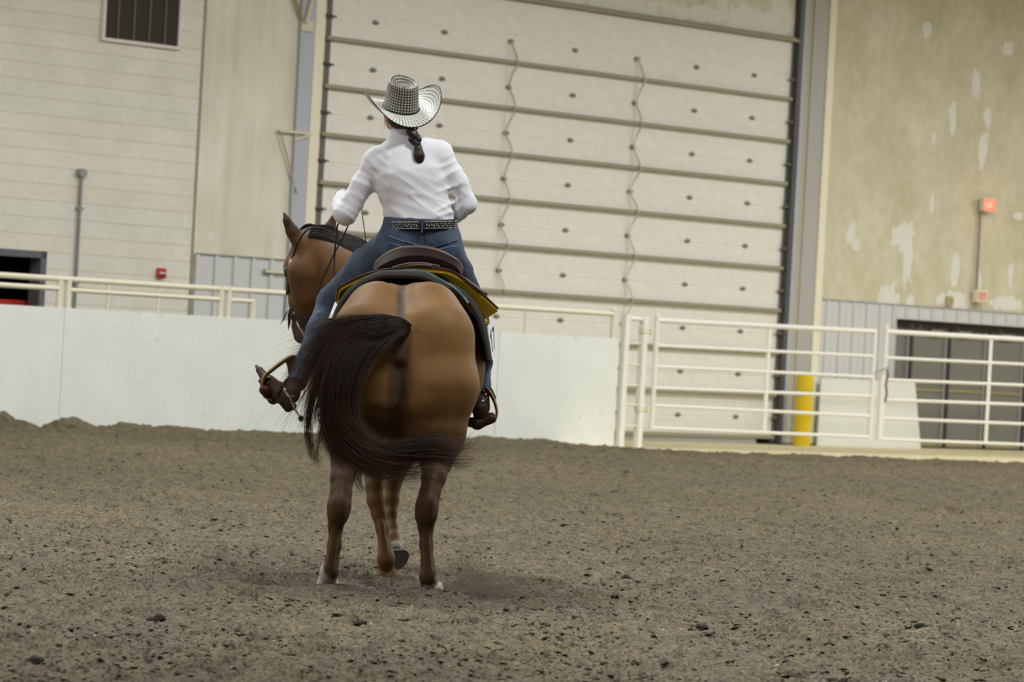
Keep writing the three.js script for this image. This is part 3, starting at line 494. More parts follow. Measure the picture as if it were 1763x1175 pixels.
// ---- lamps under the ceiling
{
  const proto = thing('high_bay_lamp', 'long fluorescent lamp fixture hanging above the arena, out of the frame', 'lamp', 'fluorescent lamps under the ceiling');
  part('housing', boxGeo(-1.25, 1.25, 0.02, 0.14, -0.62, 0.62, 0.02), mat([200, 200, 198], 0.5), proto);
  part('diffuser', boxGeo(-1.2, 1.2, 0.0, 0.02, -0.57, 0.57), mat([255, 255, 250], 0.6, { emissive: LAMP_COLOR, emissiveIntensity: 1.2 }), proto, 'glowing diffuser');
  parts('hanger', [rodGeo(V(-1, 0.14, 0), V(-1, 1.6, 0), 0.008, 6), rodGeo(V(1, 0.14, 0), V(1, 1.6, 0), 0.008, 6)], mat([120, 120, 120], 0.5), proto);
  let k = 0;
  for (const z of [-26.5, -17.5, -9]) for (const s of [2, 12, 22, 31, 40, 48]) {
    const o = k++ ? proto.clone() : proto; if (k > 1) { o.name = numbered('high_bay_lamp'); scene.add(o); }
    place(o, s, 7.6, z);
    const l = new THREE.RectAreaLight(LAMP_COLOR, LAMP_LEVEL, 2.4, 1.14); l.position.copy(hallToWorld(s, 7.58, z)); l.lookAt(l.position.x, 0, l.position.z - 0.0001); l.castShadow = true; scene.add(l);
  }
}
// ================= SMOOTH BODIES: distance fields meshed by surface nets =================
// prim: { a, b, ra, rb, k, zs }: tapered capsule from a to b; k = how softly it joins what came before; s = [sx, sy, sz] squeezes it
function cap(a, b, ra, rb, k = 0.03, sq = 1, dir = null) {
  const ab = b.clone().sub(a), len2 = Math.max(ab.lengthSq(), 1e-9);
  return { a, ab, len2, ra, rb, k, sq, dir, R: Math.max(ra, rb) };
}
function capD(q, x, y, z) {
  let px = x - q.a.x, py = y - q.a.y, pz = z - q.a.z;
  if (q.sq !== 1) { // thinner along dir: stretch space along it
    const d = q.dir, t = (px * d.x + py * d.y + pz * d.z) * (q.sq - 1); px += d.x * t; py += d.y * t; pz += d.z * t;
  }
  let h = (px * q.ab.x + py * q.ab.y + pz * q.ab.z) / q.len2; h = h < 0 ? 0 : h > 1 ? 1 : h;
  px -= q.ab.x * h; py -= q.ab.y * h; pz -= q.ab.z * h;
  const d = Math.sqrt(px * px + py * py + pz * pz) - (q.ra + (q.rb - q.ra) * h);
  return q.sq !== 1 ? d / (1 + (q.sq - 1) * 0.75) : d;
}
function smin(a, b, k) { const h = k - Math.abs(a - b); return h > 0 ? Math.min(a, b) - h * h / (4 * k) : Math.min(a, b); }
function fieldD(list, x, y, z) { let d = 1e3; for (let i = 0; i < list.length; i++) { const q = list[i], e = capD(q, x, y, z); d = q.cut ? -smin(-d, e, q.k) : (i ? smin(d, e, q.k) : e); } return d; }
function meshField(prims, cell, { post = null, slack = 0, color = null, box = null, smoothN = 0.6, passes = 1 } = {}) {
  const lo = V(1e9, 1e9, 1e9), hi = V(-1e9, -1e9, -1e9);
  for (const q of prims) if (!q.cut) for (const t of [0, 1]) { const p = q.a.clone().addScaledVector(q.ab, t), r = (t ? q.rb : q.ra) + 0.02; lo.min(p.clone().subScalar(r)); hi.max(p.clone().addScalar(r)); }
  if (box) { lo.max(box[0]); hi.min(box[1]); }
  lo.subScalar(cell * 3 + slack); hi.addScalar(cell * 3 + slack);
  const BS = 8, nb = [0, 1, 2].map(i => Math.ceil((hi.getComponent(i) - lo.getComponent(i)) / cell / BS)), N = nb.map(n => n * BS + 1);
  const sx = 1, sy = N[0], sz = N[0] * N[1], f = new Float32Array(N[0] * N[1] * N[2]);
  const half = cell * BS * 0.5, diag = half * 1.7321, active = [];
  for (let bz = 0; bz < nb[2]; bz++) for (let by = 0; by < nb[1]; by++) for (let bx = 0; bx < nb[0]; bx++) {
    const cx = lo.x + (bx + 0.5) * BS * cell, cy = lo.y + (by + 0.5) * BS * cell, cz = lo.z + (bz + 0.5) * BS * cell;
    const ds = prims.map(q => capD(q, cx, cy, cz)); let m = 1e3; prims.forEach((q, i) => { m = q.cut ? -smin(-m, ds[i], q.k) : smin(m, ds[i], q.k); });
    const on = Math.abs(m) < diag * 1.35 + 0.03 + slack; 
    const x0 = bx * BS, y0 = by * BS, z0 = bz * BS, e = [bx, by, bz].map((b, i) => b === nb[i] - 1 ? BS + 1 : BS);
    if (!on) { const v = m > 0 ? 1 : -1; for (let k = 0; k < e[2]; k++) for (let j = 0; j < e[1]; j++) for (let i = 0; i < e[0]; i++) { const id = (x0 + i) + (y0 + j) * sy + (z0 + k) * sz; f[id] = v; } continue; }
    const near = prims.filter((q, i) => q.cut ? ds[i] < diag * 2 + q.k + 0.05 : ds[i] < m + diag * 2.6 + 2 * q.k + 0.02);
    active.push([bx, by, bz]);
    for (let k = 0; k < e[2]; k++) for (let j = 0; j < e[1]; j++) for (let i = 0; i < e[0]; i++) {
      const x = lo.x + (x0 + i) * cell, y = lo.y + (y0 + j) * cell, z = lo.z + (z0 + k) * cell;
      let d = fieldD(near, x, y, z); if (post) d = post(d, x, y, z);
      f[(x0 + i) + (y0 + j) * sy + (z0 + k) * sz] = d;
    }
  }
  const vid = new Map(), pos = [], idx = [];
  const corner = [0, sx, sy, sx + sy, sz, sx + sz, sy + sz, sx + sy + sz], E = [[0, 1], [2, 3], [4, 5], [6, 7], [0, 2], [1, 3], [4, 6], [5, 7], [0, 4], [1, 5], [2, 6], [3, 7]];
  function vertex(i, j, k) {
    if (i < 0 || j < 0 || k < 0 || i >= N[0] - 1 || j >= N[1] - 1 || k >= N[2] - 1) return -1;
    const o = i + j * sy + k * sz; const got = vid.get(o); if (got !== undefined) return got;
    let x = 0, y = 0, z = 0, n = 0;
    for (const [a, b] of E) { const fa = f[o + corner[a]], fb = f[o + corner[b]]; if ((fa < 0) === (fb < 0)) continue; const t = fa / (fa - fb); x += (a & 1) + ((b & 1) - (a & 1)) * t; y += (a >> 1 & 1) + ((b >> 1 & 1) - (a >> 1 & 1)) * t; z += (a >> 2) + ((b >> 2) - (a >> 2)) * t; n++; }
    if (!n) return -1;
    const id = pos.length / 3; pos.push(lo.x + (i + x / n) * cell, lo.y + (j + y / n) * cell, lo.z + (k + z / n) * cell); vid.set(o, id); return id;
  }
  const quad = (a, b, c, d, flip) => { if (a < 0 || b < 0 || c < 0 || d < 0) return; if (flip) idx.push(a, c, b, a, d, c); else idx.push(a, b, c, a, c, d); };
  for (const [bx, by, bz] of active) for (let k = bz * BS; k < bz * BS + BS; k++) for (let j = by * BS; j < by * BS + BS; j++) for (let i = bx * BS; i < bx * BS + BS; i++) {
    const o = i + j * sy + k * sz, s = f[o] < 0;
    if (s !== (f[o + sx] < 0)) quad(vertex(i, j - 1, k - 1), vertex(i, j, k - 1), vertex(i, j, k), vertex(i, j - 1, k), !s);
    if (s !== (f[o + sy] < 0)) quad(vertex(i - 1, j, k - 1), vertex(i - 1, j, k), vertex(i, j, k), vertex(i, j, k - 1), !s);
    if (s !== (f[o + sz] < 0)) quad(vertex(i - 1, j - 1, k), vertex(i, j - 1, k), vertex(i, j, k), vertex(i - 1, j, k), !s);
  }
  const g = new THREE.BufferGeometry(); g.setAttribute('position', new THREE.Float32BufferAttribute(pos, 3)); g.setIndex(idx);
  // normals: from the mesh, smoothed by one pass of vertex relaxation
  const n = pos.length / 3, p = g.attributes.position.array;
  for (let ps = 0; ps < passes; ps++) { const acc = new Float32Array(n * 3), cnt = new Uint16Array(n);
  for (let t = 0; t < idx.length; t += 3) for (let e = 0; e < 3; e++) { const a = idx[t + e], b = idx[t + (e + 1) % 3]; for (let c = 0; c < 3; c++) acc[a * 3 + c] += p[b * 3 + c]; cnt[a]++; }
  for (let v = 0; v < n; v++) if (cnt[v]) for (let c = 0; c < 3; c++) p[v * 3 + c] = lerp(p[v * 3 + c], acc[v * 3 + c] / cnt[v], smoothN); }
  g.computeVertexNormals();
  const uv = new Float32Array(n * 2); for (let v = 0; v < n; v++) { uv[2 * v] = p[3 * v] * 0.8 + p[3 * v + 2] * 0.6; uv[2 * v + 1] = p[3 * v + 1]; } g.setAttribute('uv', new THREE.BufferAttribute(uv, 2));
  if (color) { const col = new Float32Array(n * 3), nn = g.attributes.normal; for (let v = 0; v < n; v++) { const c = color(p[3 * v], p[3 * v + 1], p[3 * v + 2], nn.getX(v), nn.getY(v), nn.getZ(v)); col[3 * v] = c[0]; col[3 * v + 1] = c[1]; col[3 * v + 2] = c[2]; } g.setAttribute('color', new THREE.BufferAttribute(col, 3)); }
  return g;
}
// shorthand: capsule between photo points [x, y, d] with radii in photo pixels
const C2 = (A, B, ra, rb, k = 0.03, sq = 1, dir = null) => cap(J(...A), J(...B), pm(ra, A[2]), pm(rb, B[2]), k, sq, dir);
const chain = (pts, k = 0.03, k0 = k) => pts.slice(1).map((p, i) => C2(pts[i].slice(0, 3), p.slice(0, 3), pts[i][3], p[3], i ? k : k0));
// a thing's group at base b, holding geometry given in world metres
function rooted(o, b) { o.position.copy(b); o.userData_base = b; return o; }
const put = (name, geo, m, root, label) => { const g = geo.clone(); g.translate(-root.position.x, -root.position.y, -root.position.z); return part(name, g, m, root, label); };
// strands of hair: root guide = list of [x, y, d, spread px]; n strands follow it
function strands(guides, { seg = 18, r = 0.0011, wave = 0.01, tint = false } = {}) {
  const pos = [], idx = [], nor = [], col = [], S = 3; const up = V(0, 0, 1);
  for (const G of guides) {
    const P = G.world || G.pts.map(p => J(p[0], p[1], p[2])), sp = G.world ? P.map((p, i) => pm(G.sp[Math.min(i, G.sp.length - 1)], 1.9)) : G.pts.map(p => pm(p[3], p[2]));
    for (let s = 0; s < G.n; s++) {
      const a = rr(0, 6.283), rad = Math.sqrt(rnd()), u = Math.cos(a) * rad, v = Math.sin(a) * rad, len = rr(G.l0 ?? 0.75, 1), ph = rr(0, 20), tone = rr(.65, 1.45), st = rr(G.s0 ?? 0, G.s1 ?? 0.02);
      const pts = P.map((p, i) => { const t = P[Math.min(P.length - 1, i + 1)].clone().sub(P[Math.max(0, i - 1)]).normalize(), side = t.clone().cross(up).normalize(); const w = wave * (i / P.length); return p.clone().addScaledVector(side, sp[i] * u + w * noise3(ph, i * 0.8, 0)).addScaledVector(up, sp[i] * (G.flat ?? 0.35) * v + w * 0.6 * noise3(ph, i * 0.8, 9)); });
      const c = new THREE.CatmullRomCurve3(pts, false, 'centripetal'), R = (G.r ?? r) * rr(0.7, 1.3), b0 = pos.length / 3;
      for (let i = 0; i <= seg; i++) {
        const t = lerp(st, len, i / seg), q = c.getPoint(t), tg = c.getTangent(t), sd = tg.clone().cross(up).normalize(), n2 = tg.clone().cross(sd), rad2 = R * (1 - 0.85 * Math.pow(i / seg, 2)) * (i ? 1 : 0.6);
        for (let j = 0; j < S; j++) { const an = j / S * 6.283 + ph, dx = sd.clone().multiplyScalar(Math.cos(an)).addScaledVector(n2, Math.sin(an)); pos.push(q.x + dx.x * rad2, q.y + dx.y * rad2, q.z + dx.z * rad2); nor.push(dx.x, dx.y, dx.z); if (tint) { const w = Math.pow(t, 2); col.push(lerp(.030, .115, w) * tone, lerp(.021, .052, w) * tone, lerp(.016, .027, w) * tone); } }
      }
      for (let i = 0; i < seg; i++) for (let j = 0; j < S; j++) { const A = b0 + i * S + j, B = b0 + i * S + (j + 1) % S; idx.push(A, B, A + S, B, B + S, A + S); }
    }
  }
  const g = new THREE.BufferGeometry(); g.setAttribute('position', new THREE.Float32BufferAttribute(pos, 3)); g.setAttribute('normal', new THREE.Float32BufferAttribute(nor, 3)); if (tint) g.setAttribute('color', new THREE.Float32BufferAttribute(col, 3)); g.setIndex(idx); return g;
}
// the point of a smooth body seen at photo point x, y (marching away from the viewer), lifted off its surface
const onSurf = (prims, x, y, lift = .002, d0 = .6, d1 = 1.4) => { for (let d = d0; d < d1; d += .004) { const p = J(x, y, d); if (fieldD(prims, p.x, p.y, p.z) < .0015) return J(x, y, d - lift); } return null; };
// ================= THE HORSE =================
const HB = onGround(654, 1025); HB.y = 0;
const horse = rooted(thing('horse', 'bay brown horse seen from behind, head turned left, carrying the rider', 'horse'), HB);
{
  const L = [];
  // barrel, loins, chest, withers
  L.push(C2([700, 590, .42], [722, 585, .95], 92, 96, .1));
  L.push(C2([704, 640, .5], [724, 640, .95], 84, 100, .1));
  L.push(C2([722, 585, .95], [740, 595, 1.45], 98, 88, .1));
  L.push(C2([724, 640, .95], [742, 650, 1.45], 103, 84, .1));
  L.push(C2([728, 520, 1.1], [742, 520, 1.45], 46, 40, .1));
  L.push(C2([746, 610, 1.55], [742, 655, 1.6], 74, 66, .1));
  // croup: two rounded lobes with a groove between them
  L.push(C2([694, 556, .5], [690, 576, .22], 60, 50, .1));
  L.push(C2([650, 540, .32], [640, 575, .2], 53, 62, .05));
  L.push(C2([736, 541, .32], [748, 578, .2], 53, 60, .05));
  L.push(C2([652, 545, .32], [676, 560, .75], 52, 70, .06)); L.push(C2([738, 546, .32], [716, 560, .75], 52, 72, .06));
  // haunches and thighs
  L.push(C2([641, 582, .22], [631, 660, .17], 65, 68, .08)); L.push(C2([749, 585, .22], [756, 664, .17], 64, 66, .08));
  L.push(C2([630, 660, .17], [612, 745, .16], 68, 50, .05)); L.push(C2([756, 664, .17], [752, 750, .16], 66, 47, .05));
  // stifles and flank
  L.push(C2([614, 650, .45], [606, 720, .42], 46, 40, .06)); L.push(C2([772, 640, .45], [768, 715, .42], 46, 40, .06));
  // buttock muscles, each side of the groove
  L.push(C2([664, 600, .1], [655, 690, .08], 26, 30, .05)); L.push(C2([716, 606, .1], [726, 690, .08], 27, 31, .05));
  // hind legs
  L.push(...chain([[612, 745, .16, 48], [597, 790, .13, 27], [589, 825, .06, 20], [587, 850, .02, 18], [584, 872, .0, 19.8], [582, 886, -.005, 17.5], [578, 906, .02, 12.3], [576, 940, .03, 11.2], [571, 968, .03, 11.8], [567, 985, .02, 15], [565, 996, .05, 14], [563, 1006, .09, 15]], .02, .05));
  L.push(...chain([[752, 750, .16, 46], [751, 795, .13, 27], [747, 822, .06, 20.5], [740, 850, .02, 17.5], [735, 872, .0, 19.2], [733.5, 888, -.005, 18.5], [733, 907, .02, 13], [734, 940, .03, 11], [736, 970, .03, 11], [738, 993, .02, 15.5], [740, 1006, .05, 14], [743, 1018, .09, 15]], .02, .05));
  L.push(C2([584, 860, -.045], [584, 878, -.05], 6, 8, .03)); L.push(C2([739, 862, -.045], [735, 880, -.05], 6, 8, .03)); // points of hock
  L.push(C2([590, 820, .0], [585, 865, -.05], 6, 7, .03)); L.push(C2([744, 826, .0], [737, 868, -.05], 6, 7, .03)); // Achilles tendons
  L.push(C2([578, 910, -.01], [568, 978, -.012], 6, 7, .012)); L.push(C2([733, 910, -.01], [738, 986, -.012], 6, 7, .012)); // flexor tendons
  // front legs: left planted, right lifted with its sole turned back
  L.push(C2([700, 640, 1.35], [668, 720, 1.2], 50, 40, .07)); L.push(C2([770, 640, 1.4], [735, 730, 1.3], 50, 40, .07));
  L.push(...chain([[668, 720, 1.2, 38], [646, 800, .98, 22], [645, 838, .88, 15], [646.5, 862, .85, 14.5], [652, 886, .84, 12], [658, 910, .84, 10.5], [663, 943, .83, 10.8], [664.5, 962, .81, 14.5], [664.5, 980, .85, 12.5], [665.5, 996, .87, 16]], .02, .05));
  L.push(C2([656, 900, .8], [663, 955, .79], 5, 7, .012));
  L.push(...chain([[735, 730, 1.3, 36], [690, 790, 1.22, 21], [676, 835, 1.16, 14], [674, 862, 1.12, 12.5], [674, 885, 1.08, 9], [676, 908, 1.04, 8], [677, 926, 1.0, 9.5], [682, 940, .96, 9]], .02, .05));
  // neck
  L.push(C2([738, 560, 1.42], [676, 502, 1.72], 76, 60, .08)); L.push(C2([676, 502, 1.72], [612, 468, 1.98], 60, 52, .06)); L.push(C2([612, 468, 1.98], [550, 432, 2.1], 52, 39, .06));
  L.push(C2([742, 610, 1.5], [655, 545, 1.8], 70, 50, .1)); L.push(C2([655, 545, 1.8], [585, 505, 2.02], 50, 36, .08));
  // head
  L.push(C2([536, 424, 2.12], [518, 462, 2.2], 32, 29, .04)); L.push(C2([536, 470, 2.06], [540, 505, 2.08], 38, 31, .04)); L.push(C2([524, 470, 2.03], [524, 510, 2.05], 29, 24, .03)); L.push(C2([556, 470, 2.06], [552, 505, 2.08], 28, 24, .04));
  L.push(C2([518, 462, 2.2], [521, 520, 2.22], 27, 23, .03)); L.push(C2([521, 520, 2.22], [524, 566, 2.18], 22, 18, .03)); L.push(C2([538, 505, 2.08], [530, 560, 2.12], 29, 19, .04));
  L.push(C2([520, 562, 2.17], [521, 577, 2.15], 18.5, 16, .02)); L.push(C2([524, 578, 2.1], [526, 586, 2.09], 12, 9, .02));
  L.push(C2([508, 500, 2.12], [506, 545, 2.13], 8, 7, .03)); // cheek ridge
  L.push(C2([498, 462, 2.1], [499, 470, 2.1], 8.5, 8, .012)); L.push(C2([500, 452, 2.1], [510, 442, 2.12], 7, 8, .02)); // eye and brow
  // ears
  L.push(C2([512, 414, 2.08], [503, 398, 2.06], 12, 11.5, .02)); L.push(C2([503, 398, 2.06], [494, 380, 2.05], 11, 7.5, .01)); L.push(C2([494, 380, 2.05], [488.5, 366, 2.05], 7, 2, .008));
  L.push(C2([560, 408, 2.1], [568, 393, 2.1], 12, 11, .02)); L.push(C2([568, 393, 2.1], [574, 377, 2.1], 10.5, 6, .01)); L.push(C2([574, 377, 2.1], [577, 366, 2.1], 6, 2, .008));
  // dock of the tail, held up and to the left
  L.push(C2([698, 558, .10], [688, 565, .04], 13, 11, .06)); L.push(C2([688, 566, .02], [664, 568, -.08], 9, 7, .02)); L.push(C2([664, 568, -.08], [640, 568, -.14], 7.5, 5, .015));
  // hollows: along the croup, between the thighs, in the left ear
  const cut = (A, B, ra, rb, k) => { const q = C2(A, B, ra, rb, k); q.cut = true; return q; };
  L.push(cut([696, 470, .9], [692, 474, .34], 15, 15, .05)); L.push(cut([692, 474, .34], [689, 545, -.04], 15, 5, .05));
  L.push(C2([686, 690, .2], [670, 735, .3], 26, 14, .05)); L.push(C2([684, 640, .16], [682, 735, .22], 34, 24, .05));
  L.push(cut([685, 622, -.06], [682, 760, -.06], 8, 12, .05));
  L.push(cut([496, 396, 1.98], [490, 376, 1.99], 5, 2.5, .01));
  // under the tail
  L.push(C2([685, 586, .045], [685, 616, .04], 9, 11, .035));
  const dockP = J(690, 590, 0), cr = J(690, 490, .3), c1 = J(691, 545, .1), gr0 = J(684, 600, 0), gr1 = J(682, 760, 0);
  const segD = (p, a, b) => { const ab = b.clone().sub(a), t = clamp(p.clone().sub(a).dot(ab) / ab.lengthSq()); return p.clone().sub(a).addScaledVector(ab, -t).length(); };
  const earY = J(505, 412, 2.05).y, eye = J(497, 466, 2.1), lh = J(563, 1005, .05), rh = J(743, 1018, .05), rf = J(683, 942, .95), muz = J(522, 575, 2.1), earIn = J(494, 386, 2.0);
  const mix = (a, b, t) => [lerp(a[0], b[0], t), lerp(a[1], b[1], t), lerp(a[2], b[2], t)];
  const coat = (x, y, z, nx, ny, nz) => {
    const p = V(x, y, z), n = fbm(x * 3.2, y * 2.2, z * 3.2, 3), n2 = fbm(x * 14, y * 8, z * 14, 2);
    let c = mix([.235, .122, .036], [.172, .082, .026], clamp(0.5 + 0.7 * n)); c = c.map(v => v * (1 + 0.08 * n2));
    const d = -(z + D0); // distance ahead of the hind feet
    if (y < 0.95) c = mix(c, [.046, .020, .011], sstep(0.95, 0.68, y + 0.06 * n) * (d > 0.6 ? 0.3 : 0.8)); // darker legs
    if (d > 0.6 && y < 0.55) c = mix(c, [.21, .112, .046], sstep(.55, .3, y) * .6);
    if (d > 1.7 && y > 1.1) c = mix(c, [.105, .045, .016], 0.62 + 0.25 * n);
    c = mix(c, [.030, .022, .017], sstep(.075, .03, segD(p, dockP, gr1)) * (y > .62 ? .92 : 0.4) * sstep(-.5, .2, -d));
    { const q = clamp((cr.y - y) / (cr.y - c1.y), -.5, 1), w = Math.abs(x - lerp(cr.x, c1.x, q)) + .004 * n2; if (d > -.1 && d < .9 && y > 1.15) c = mix(c, [.05, .042, .038], sstep(.034, .008, w) * .85 * sstep(1.24, 1.34, y)); }
    c = mix(c, [.03, .023, .019], sstep(.03, .07, -d) * sstep(1.2, 1.26, y) * sstep(J(696, 566, 0).x, J(676, 566, 0).x, x)); // grey dorsal line over the croup
    c = mix(c, [.02, .015, .012], sstep(.03, .012, p.distanceTo(eye))); if (d > 1.95 && y > earY) c = mix(c, [.052, .026, .015], sstep(earY, earY + .06, y) * .85);
    c = mix(c, [.03, .02, .015], sstep(.17, .05, p.distanceTo(muz)) * .8);
    c = mix(c, [.025, .016, .012], sstep(.05, .02, p.distanceTo(earIn)) * .8);
    const sock = [.64, .58, .48];
    c = mix(c, sock, sstep(.095, .06, p.distanceTo(lh) + .03 * n2 + (x - lh.x) * .35)); c = mix(c, sock, sstep(.092, .06, p.distanceTo(rh) + .03 * n2 - (x - rh.x) * .5)); c = mix(c, [.5, .48, .42], sstep(.05, .035, p.distanceTo(rf) + .02 * n2));
    return c;
  };
  const g = meshField(L, 0.0085, { color: coat, smoothN: 0.55 });
  put('body', g, pmat(new THREE.Color(1, 1, 1), 0.6, { vertexColors: true, specularIntensity: 0.55, sheen: 0.1, sheenRoughness: 0.5, sheenColor: new THREE.Color(.5, .45, .45) }), horse);
  // hooves
  const hoofG = (len, w, h) => { // toe towards -z, sole at y = 0
    const rows = [[0, 1, 0], [.25, .97, .02], [.6, .86, .06], [1, .72, .11]], n = 28, pos = [], idx = [];
    for (const [t, k, back] of rows) for (let i = 0; i < n; i++) { const a = i / n * 6.2832, cx = Math.sin(a), cz = Math.cos(a), heel = cz > 0 ? 0.62 : 1; pos.push(cx * w / 2 * k * (1 - .12 * (cz < 0 ? cz * cz : 0)), h * (t * (1 - .28 * (cz + 1) / 2 * t)), (cz * len / 2 * heel) * k + back * len * 0.35 - (cz > .6 && Math.abs(cx) < .35 ? .006 : 0)); }
    for (let r = 0; r + 1 < rows.length; r++) for (let i = 0; i < n; i++) { const a = r * n + i, b = r * n + (i + 1) % n; idx.push(a, b, a + n, b, b + n, a + n); }
    const bc = pos.length / 3; pos.push(0, 0.004, 0); for (let i = 0; i < n; i++) idx.push(bc, (i + 1) % n, i);
    const tc = pos.length / 3; pos.push(0, h * .86, len * 0.03); const o = (rows.length - 1) * n; for (let i = 0; i < n; i++) idx.push(tc, o + i, o + (i + 1) % n);
    const q = new THREE.BufferGeometry(); q.setAttribute('position', new THREE.Float32BufferAttribute(pos, 3)); q.setIndex(idx); q.computeVertexNormals(); return toCreasedNormals(q, 0.9);
  };
  const hoofM = pmat([196, 182, 158], 0.5), hoofD = pmat([88, 84, 80], 0.7), hoofT = pmat([132, 100, 72], 0.6);
  const hs = (x, y, d, m, turn, lift = 0) => { const g2 = hoofG(.135, .125, .085), b = J(x, y, d); g2.rotateY(turn); g2.translate(b.x, Math.max(-0.02, lift), b.z); return put('hoof', g2, m, horse); };
  hs(563, 1020, .06, hoofM, .25, -.012); hs(744, 1035, .05, hoofM, -.3, -.012); hs(665.5, 1008, .84, hoofT, 0, -.006);
  const rg = hoofG(.14, .125, .085); rg.rotateX(-1.3); rg.rotateZ(.1); rg.rotateY(.55); const rb = J(686, 960, .92); rg.translate(rb.x, rb.y, rb.z); put('hoof', rg, hoofD, horse);
  // eye
  const eg = new THREE.SphereGeometry(.019, 16, 12), ep = J(494.5, 465.5, 2.095); eg.translate(ep.x, ep.y, ep.z); put('eye', eg, pmat([12, 9, 8], .1, { clearcoat: 1 }), horse);
  // mane: short dark hair along the crest, falling to the far side, with a forelock
  const mg = [];
  const crest = [[536, 390.5], [550, 391], [566, 393.5], [584, 399], [602, 406.5], [618, 415], [633, 424.5], [648, 435], [662, 446]], NK = L.filter(q => !q.cut);
  for (const o of [-1, 2, 5, 8, 11, 14, 17]) { let last = null; const row = crest.map(([x, y]) => { let yy = y + o, p = null; for (let t = 0; t < 14 && !p; t++) { p = onSurf(NK, x - .45 * o, yy, .007, 1.2, 2.3); if (!p) yy += 1.5; } return p || last; }).filter(Boolean);
    for (let i = 0; i + 3 < row.length + 1; i++) { const w = row.slice(i, i + 4); if (w.length > 2) mg.push({ n: 80, l0: .7, s1: .3, flat: .45, world: w, sp: [4, 4.5, 5, 4] }); } }
  mg.push({ n: 160, l0: .6, flat: .8, pts: [[545, 394, 2.1, 7], [532, 391, 2.14, 7], [522, 400, 2.22, 9], [516, 425, 2.3, 12], [514, 450, 2.34, 10]] });
  const maneM = pmat([52, 46, 43], 0.62, { specularIntensity: .4 });
  put('mane', strands(mg, { seg: 8, r: .0011, wave: .008 }), maneM, horse);
  // tail: swept out to the left, falling, and swinging back to the right at the bottom
  const T = [];
  const S1 = (n, pts, o = {}) => T.push({ n, pts, ...o });
  // upper fan to the left and down over the boot
  S1(780, [[706, 564, .04, 5], [690, 557, -.05, 9], [660, 556, -.15, 14], [610, 566, -.18, 20], [568, 590, -.19, 26], [540, 625, -.16, 32], [520, 665, -.12, 34], [505, 705, -.08, 36]], { l0: .62, flat: .5 });
  S1(630, [[706, 572, .035, 5], [690, 564, -.06, 9], [655, 564, -.16, 15], [606, 582, -.2, 22], [575, 620, -.22, 24], [552, 665, -.2, 24], [538, 710, -.18, 22], [530, 745, -.16, 18]], { l0: .6, flat: .5 });
  S1(225, [[708, 562, .04, 3], [692, 554, -.04, 5], [642, 550, -.14, 8], [590, 553, -.18, 9], [550, 562, -.18, 14], [522, 590, -.15, 18], [505, 615, -.1, 20]], { l0: .5, flat: .5 });
  // main fall in front of the left haunch, then to the right along the bottom
  S1(900, [[704, 568, .035, 5], [688, 562, -.06, 10], [648, 572, -.15, 17], [598, 606, -.22, 27], [578, 670, -.24, 27], [584, 735, -.22, 32], [628, 780, -.2, 34], [690, 792, -.18, 32], [748, 786, -.17, 32], [800, 780, -.15, 36]], { l0: .45, flat: .45 });
  S1(600, [[706, 572, .03, 3], [690, 568, -.06, 8], [645, 578, -.15, 17], [598, 640, -.2, 24], [588, 710, -.21, 24], [608, 765, -.2, 26], [650, 806, -.19, 20], [705, 810, -.18, 20], [755, 802, -.17, 24], [802, 788, -.15, 30]], { l0: .5, flat: .45 });
  S1(495, [[704, 574, .03, 3], [690, 570, -.06, 8], [640, 590, -.16, 20], [592, 650, -.2, 22], [570, 720, -.2, 18], [580, 775, -.2, 20], [622, 800, -.19, 20], [665, 805, -.18, 20]], { l0: .6, flat: .45 });
  S1(510, [[702, 576, .03, 3], [688, 572, -.06, 8], [650, 586, -.15, 20], [608, 640, -.2, 24], [597, 700, -.21, 24], [612, 750, -.2, 22], [640, 772, -.19, 14]], { l0: .55, flat: .45 });
  // right-hand wisps
  S1(390, [[640, 775, -.2, 12], [700, 778, -.19, 18], [752, 773, -.18, 24], [795, 780, -.16, 26], [832, 768, -.14, 30]], { l0: .5, flat: .5, s1: .3 });
  // locks hooking down on the left
  S1(90, [[575, 600, -.2, 16], [548, 655, -.2, 8], [534, 705, -.18, 5], [531, 750, -.17, 5], [541, 786, -.17, 5], [556, 806, -.17, 4]], { l0: .8 });
  S1(60, [[580, 620, -.2, 14], [556, 670, -.2, 6], [545, 710, -.19, 4], [541, 748, -.18, 5]], { l0: .7 });
  S1(50, [[585, 640, -.2, 14], [562, 700, -.2, 6], [552, 750, -.19, 5], [544, 780, -.18, 8], [536, 812, -.17, 8]], { l0: .7 });
  S1(39, [[620, 805, -.18, 10], [616, 820, -.16, 8], [622, 840, -.15, 8], [636, 848, -.14, 10]], { l0: .7 });
  const fly = (n, pts) => S1(n, pts, { l0: .4, r: .0006 });
  fly(40, [[560, 600, -.18, 16], [545, 660, -.16, 12], [536, 720, -.14, 14], [528, 780, -.12, 22]]); fly(26, [[575, 585, -.18, 18], [530, 600, -.15, 24], [490, 622, -.1, 26], [455, 642, -.05, 26]]); fly(34, [[560, 610, -.18, 22], [515, 660, -.12, 26], [480, 705, -.08, 34], [448, 745, -.04, 34]]); fly(30, [[555, 640, -.18, 20], [525, 690, -.14, 22], [500, 735, -.1, 26], [478, 790, -.06, 34]]); fly(18, [[560, 570, -.17, 10], [520, 575, -.14, 16], [480, 590, -.1, 22]]);
  put('tail', strands(T, { seg: 18, r: .00085, wave: .045, tint: true }), pmat(new THREE.Color(1, 1, 1), 0.5, { vertexColors: true, specularIntensity: .6 }), horse);
}
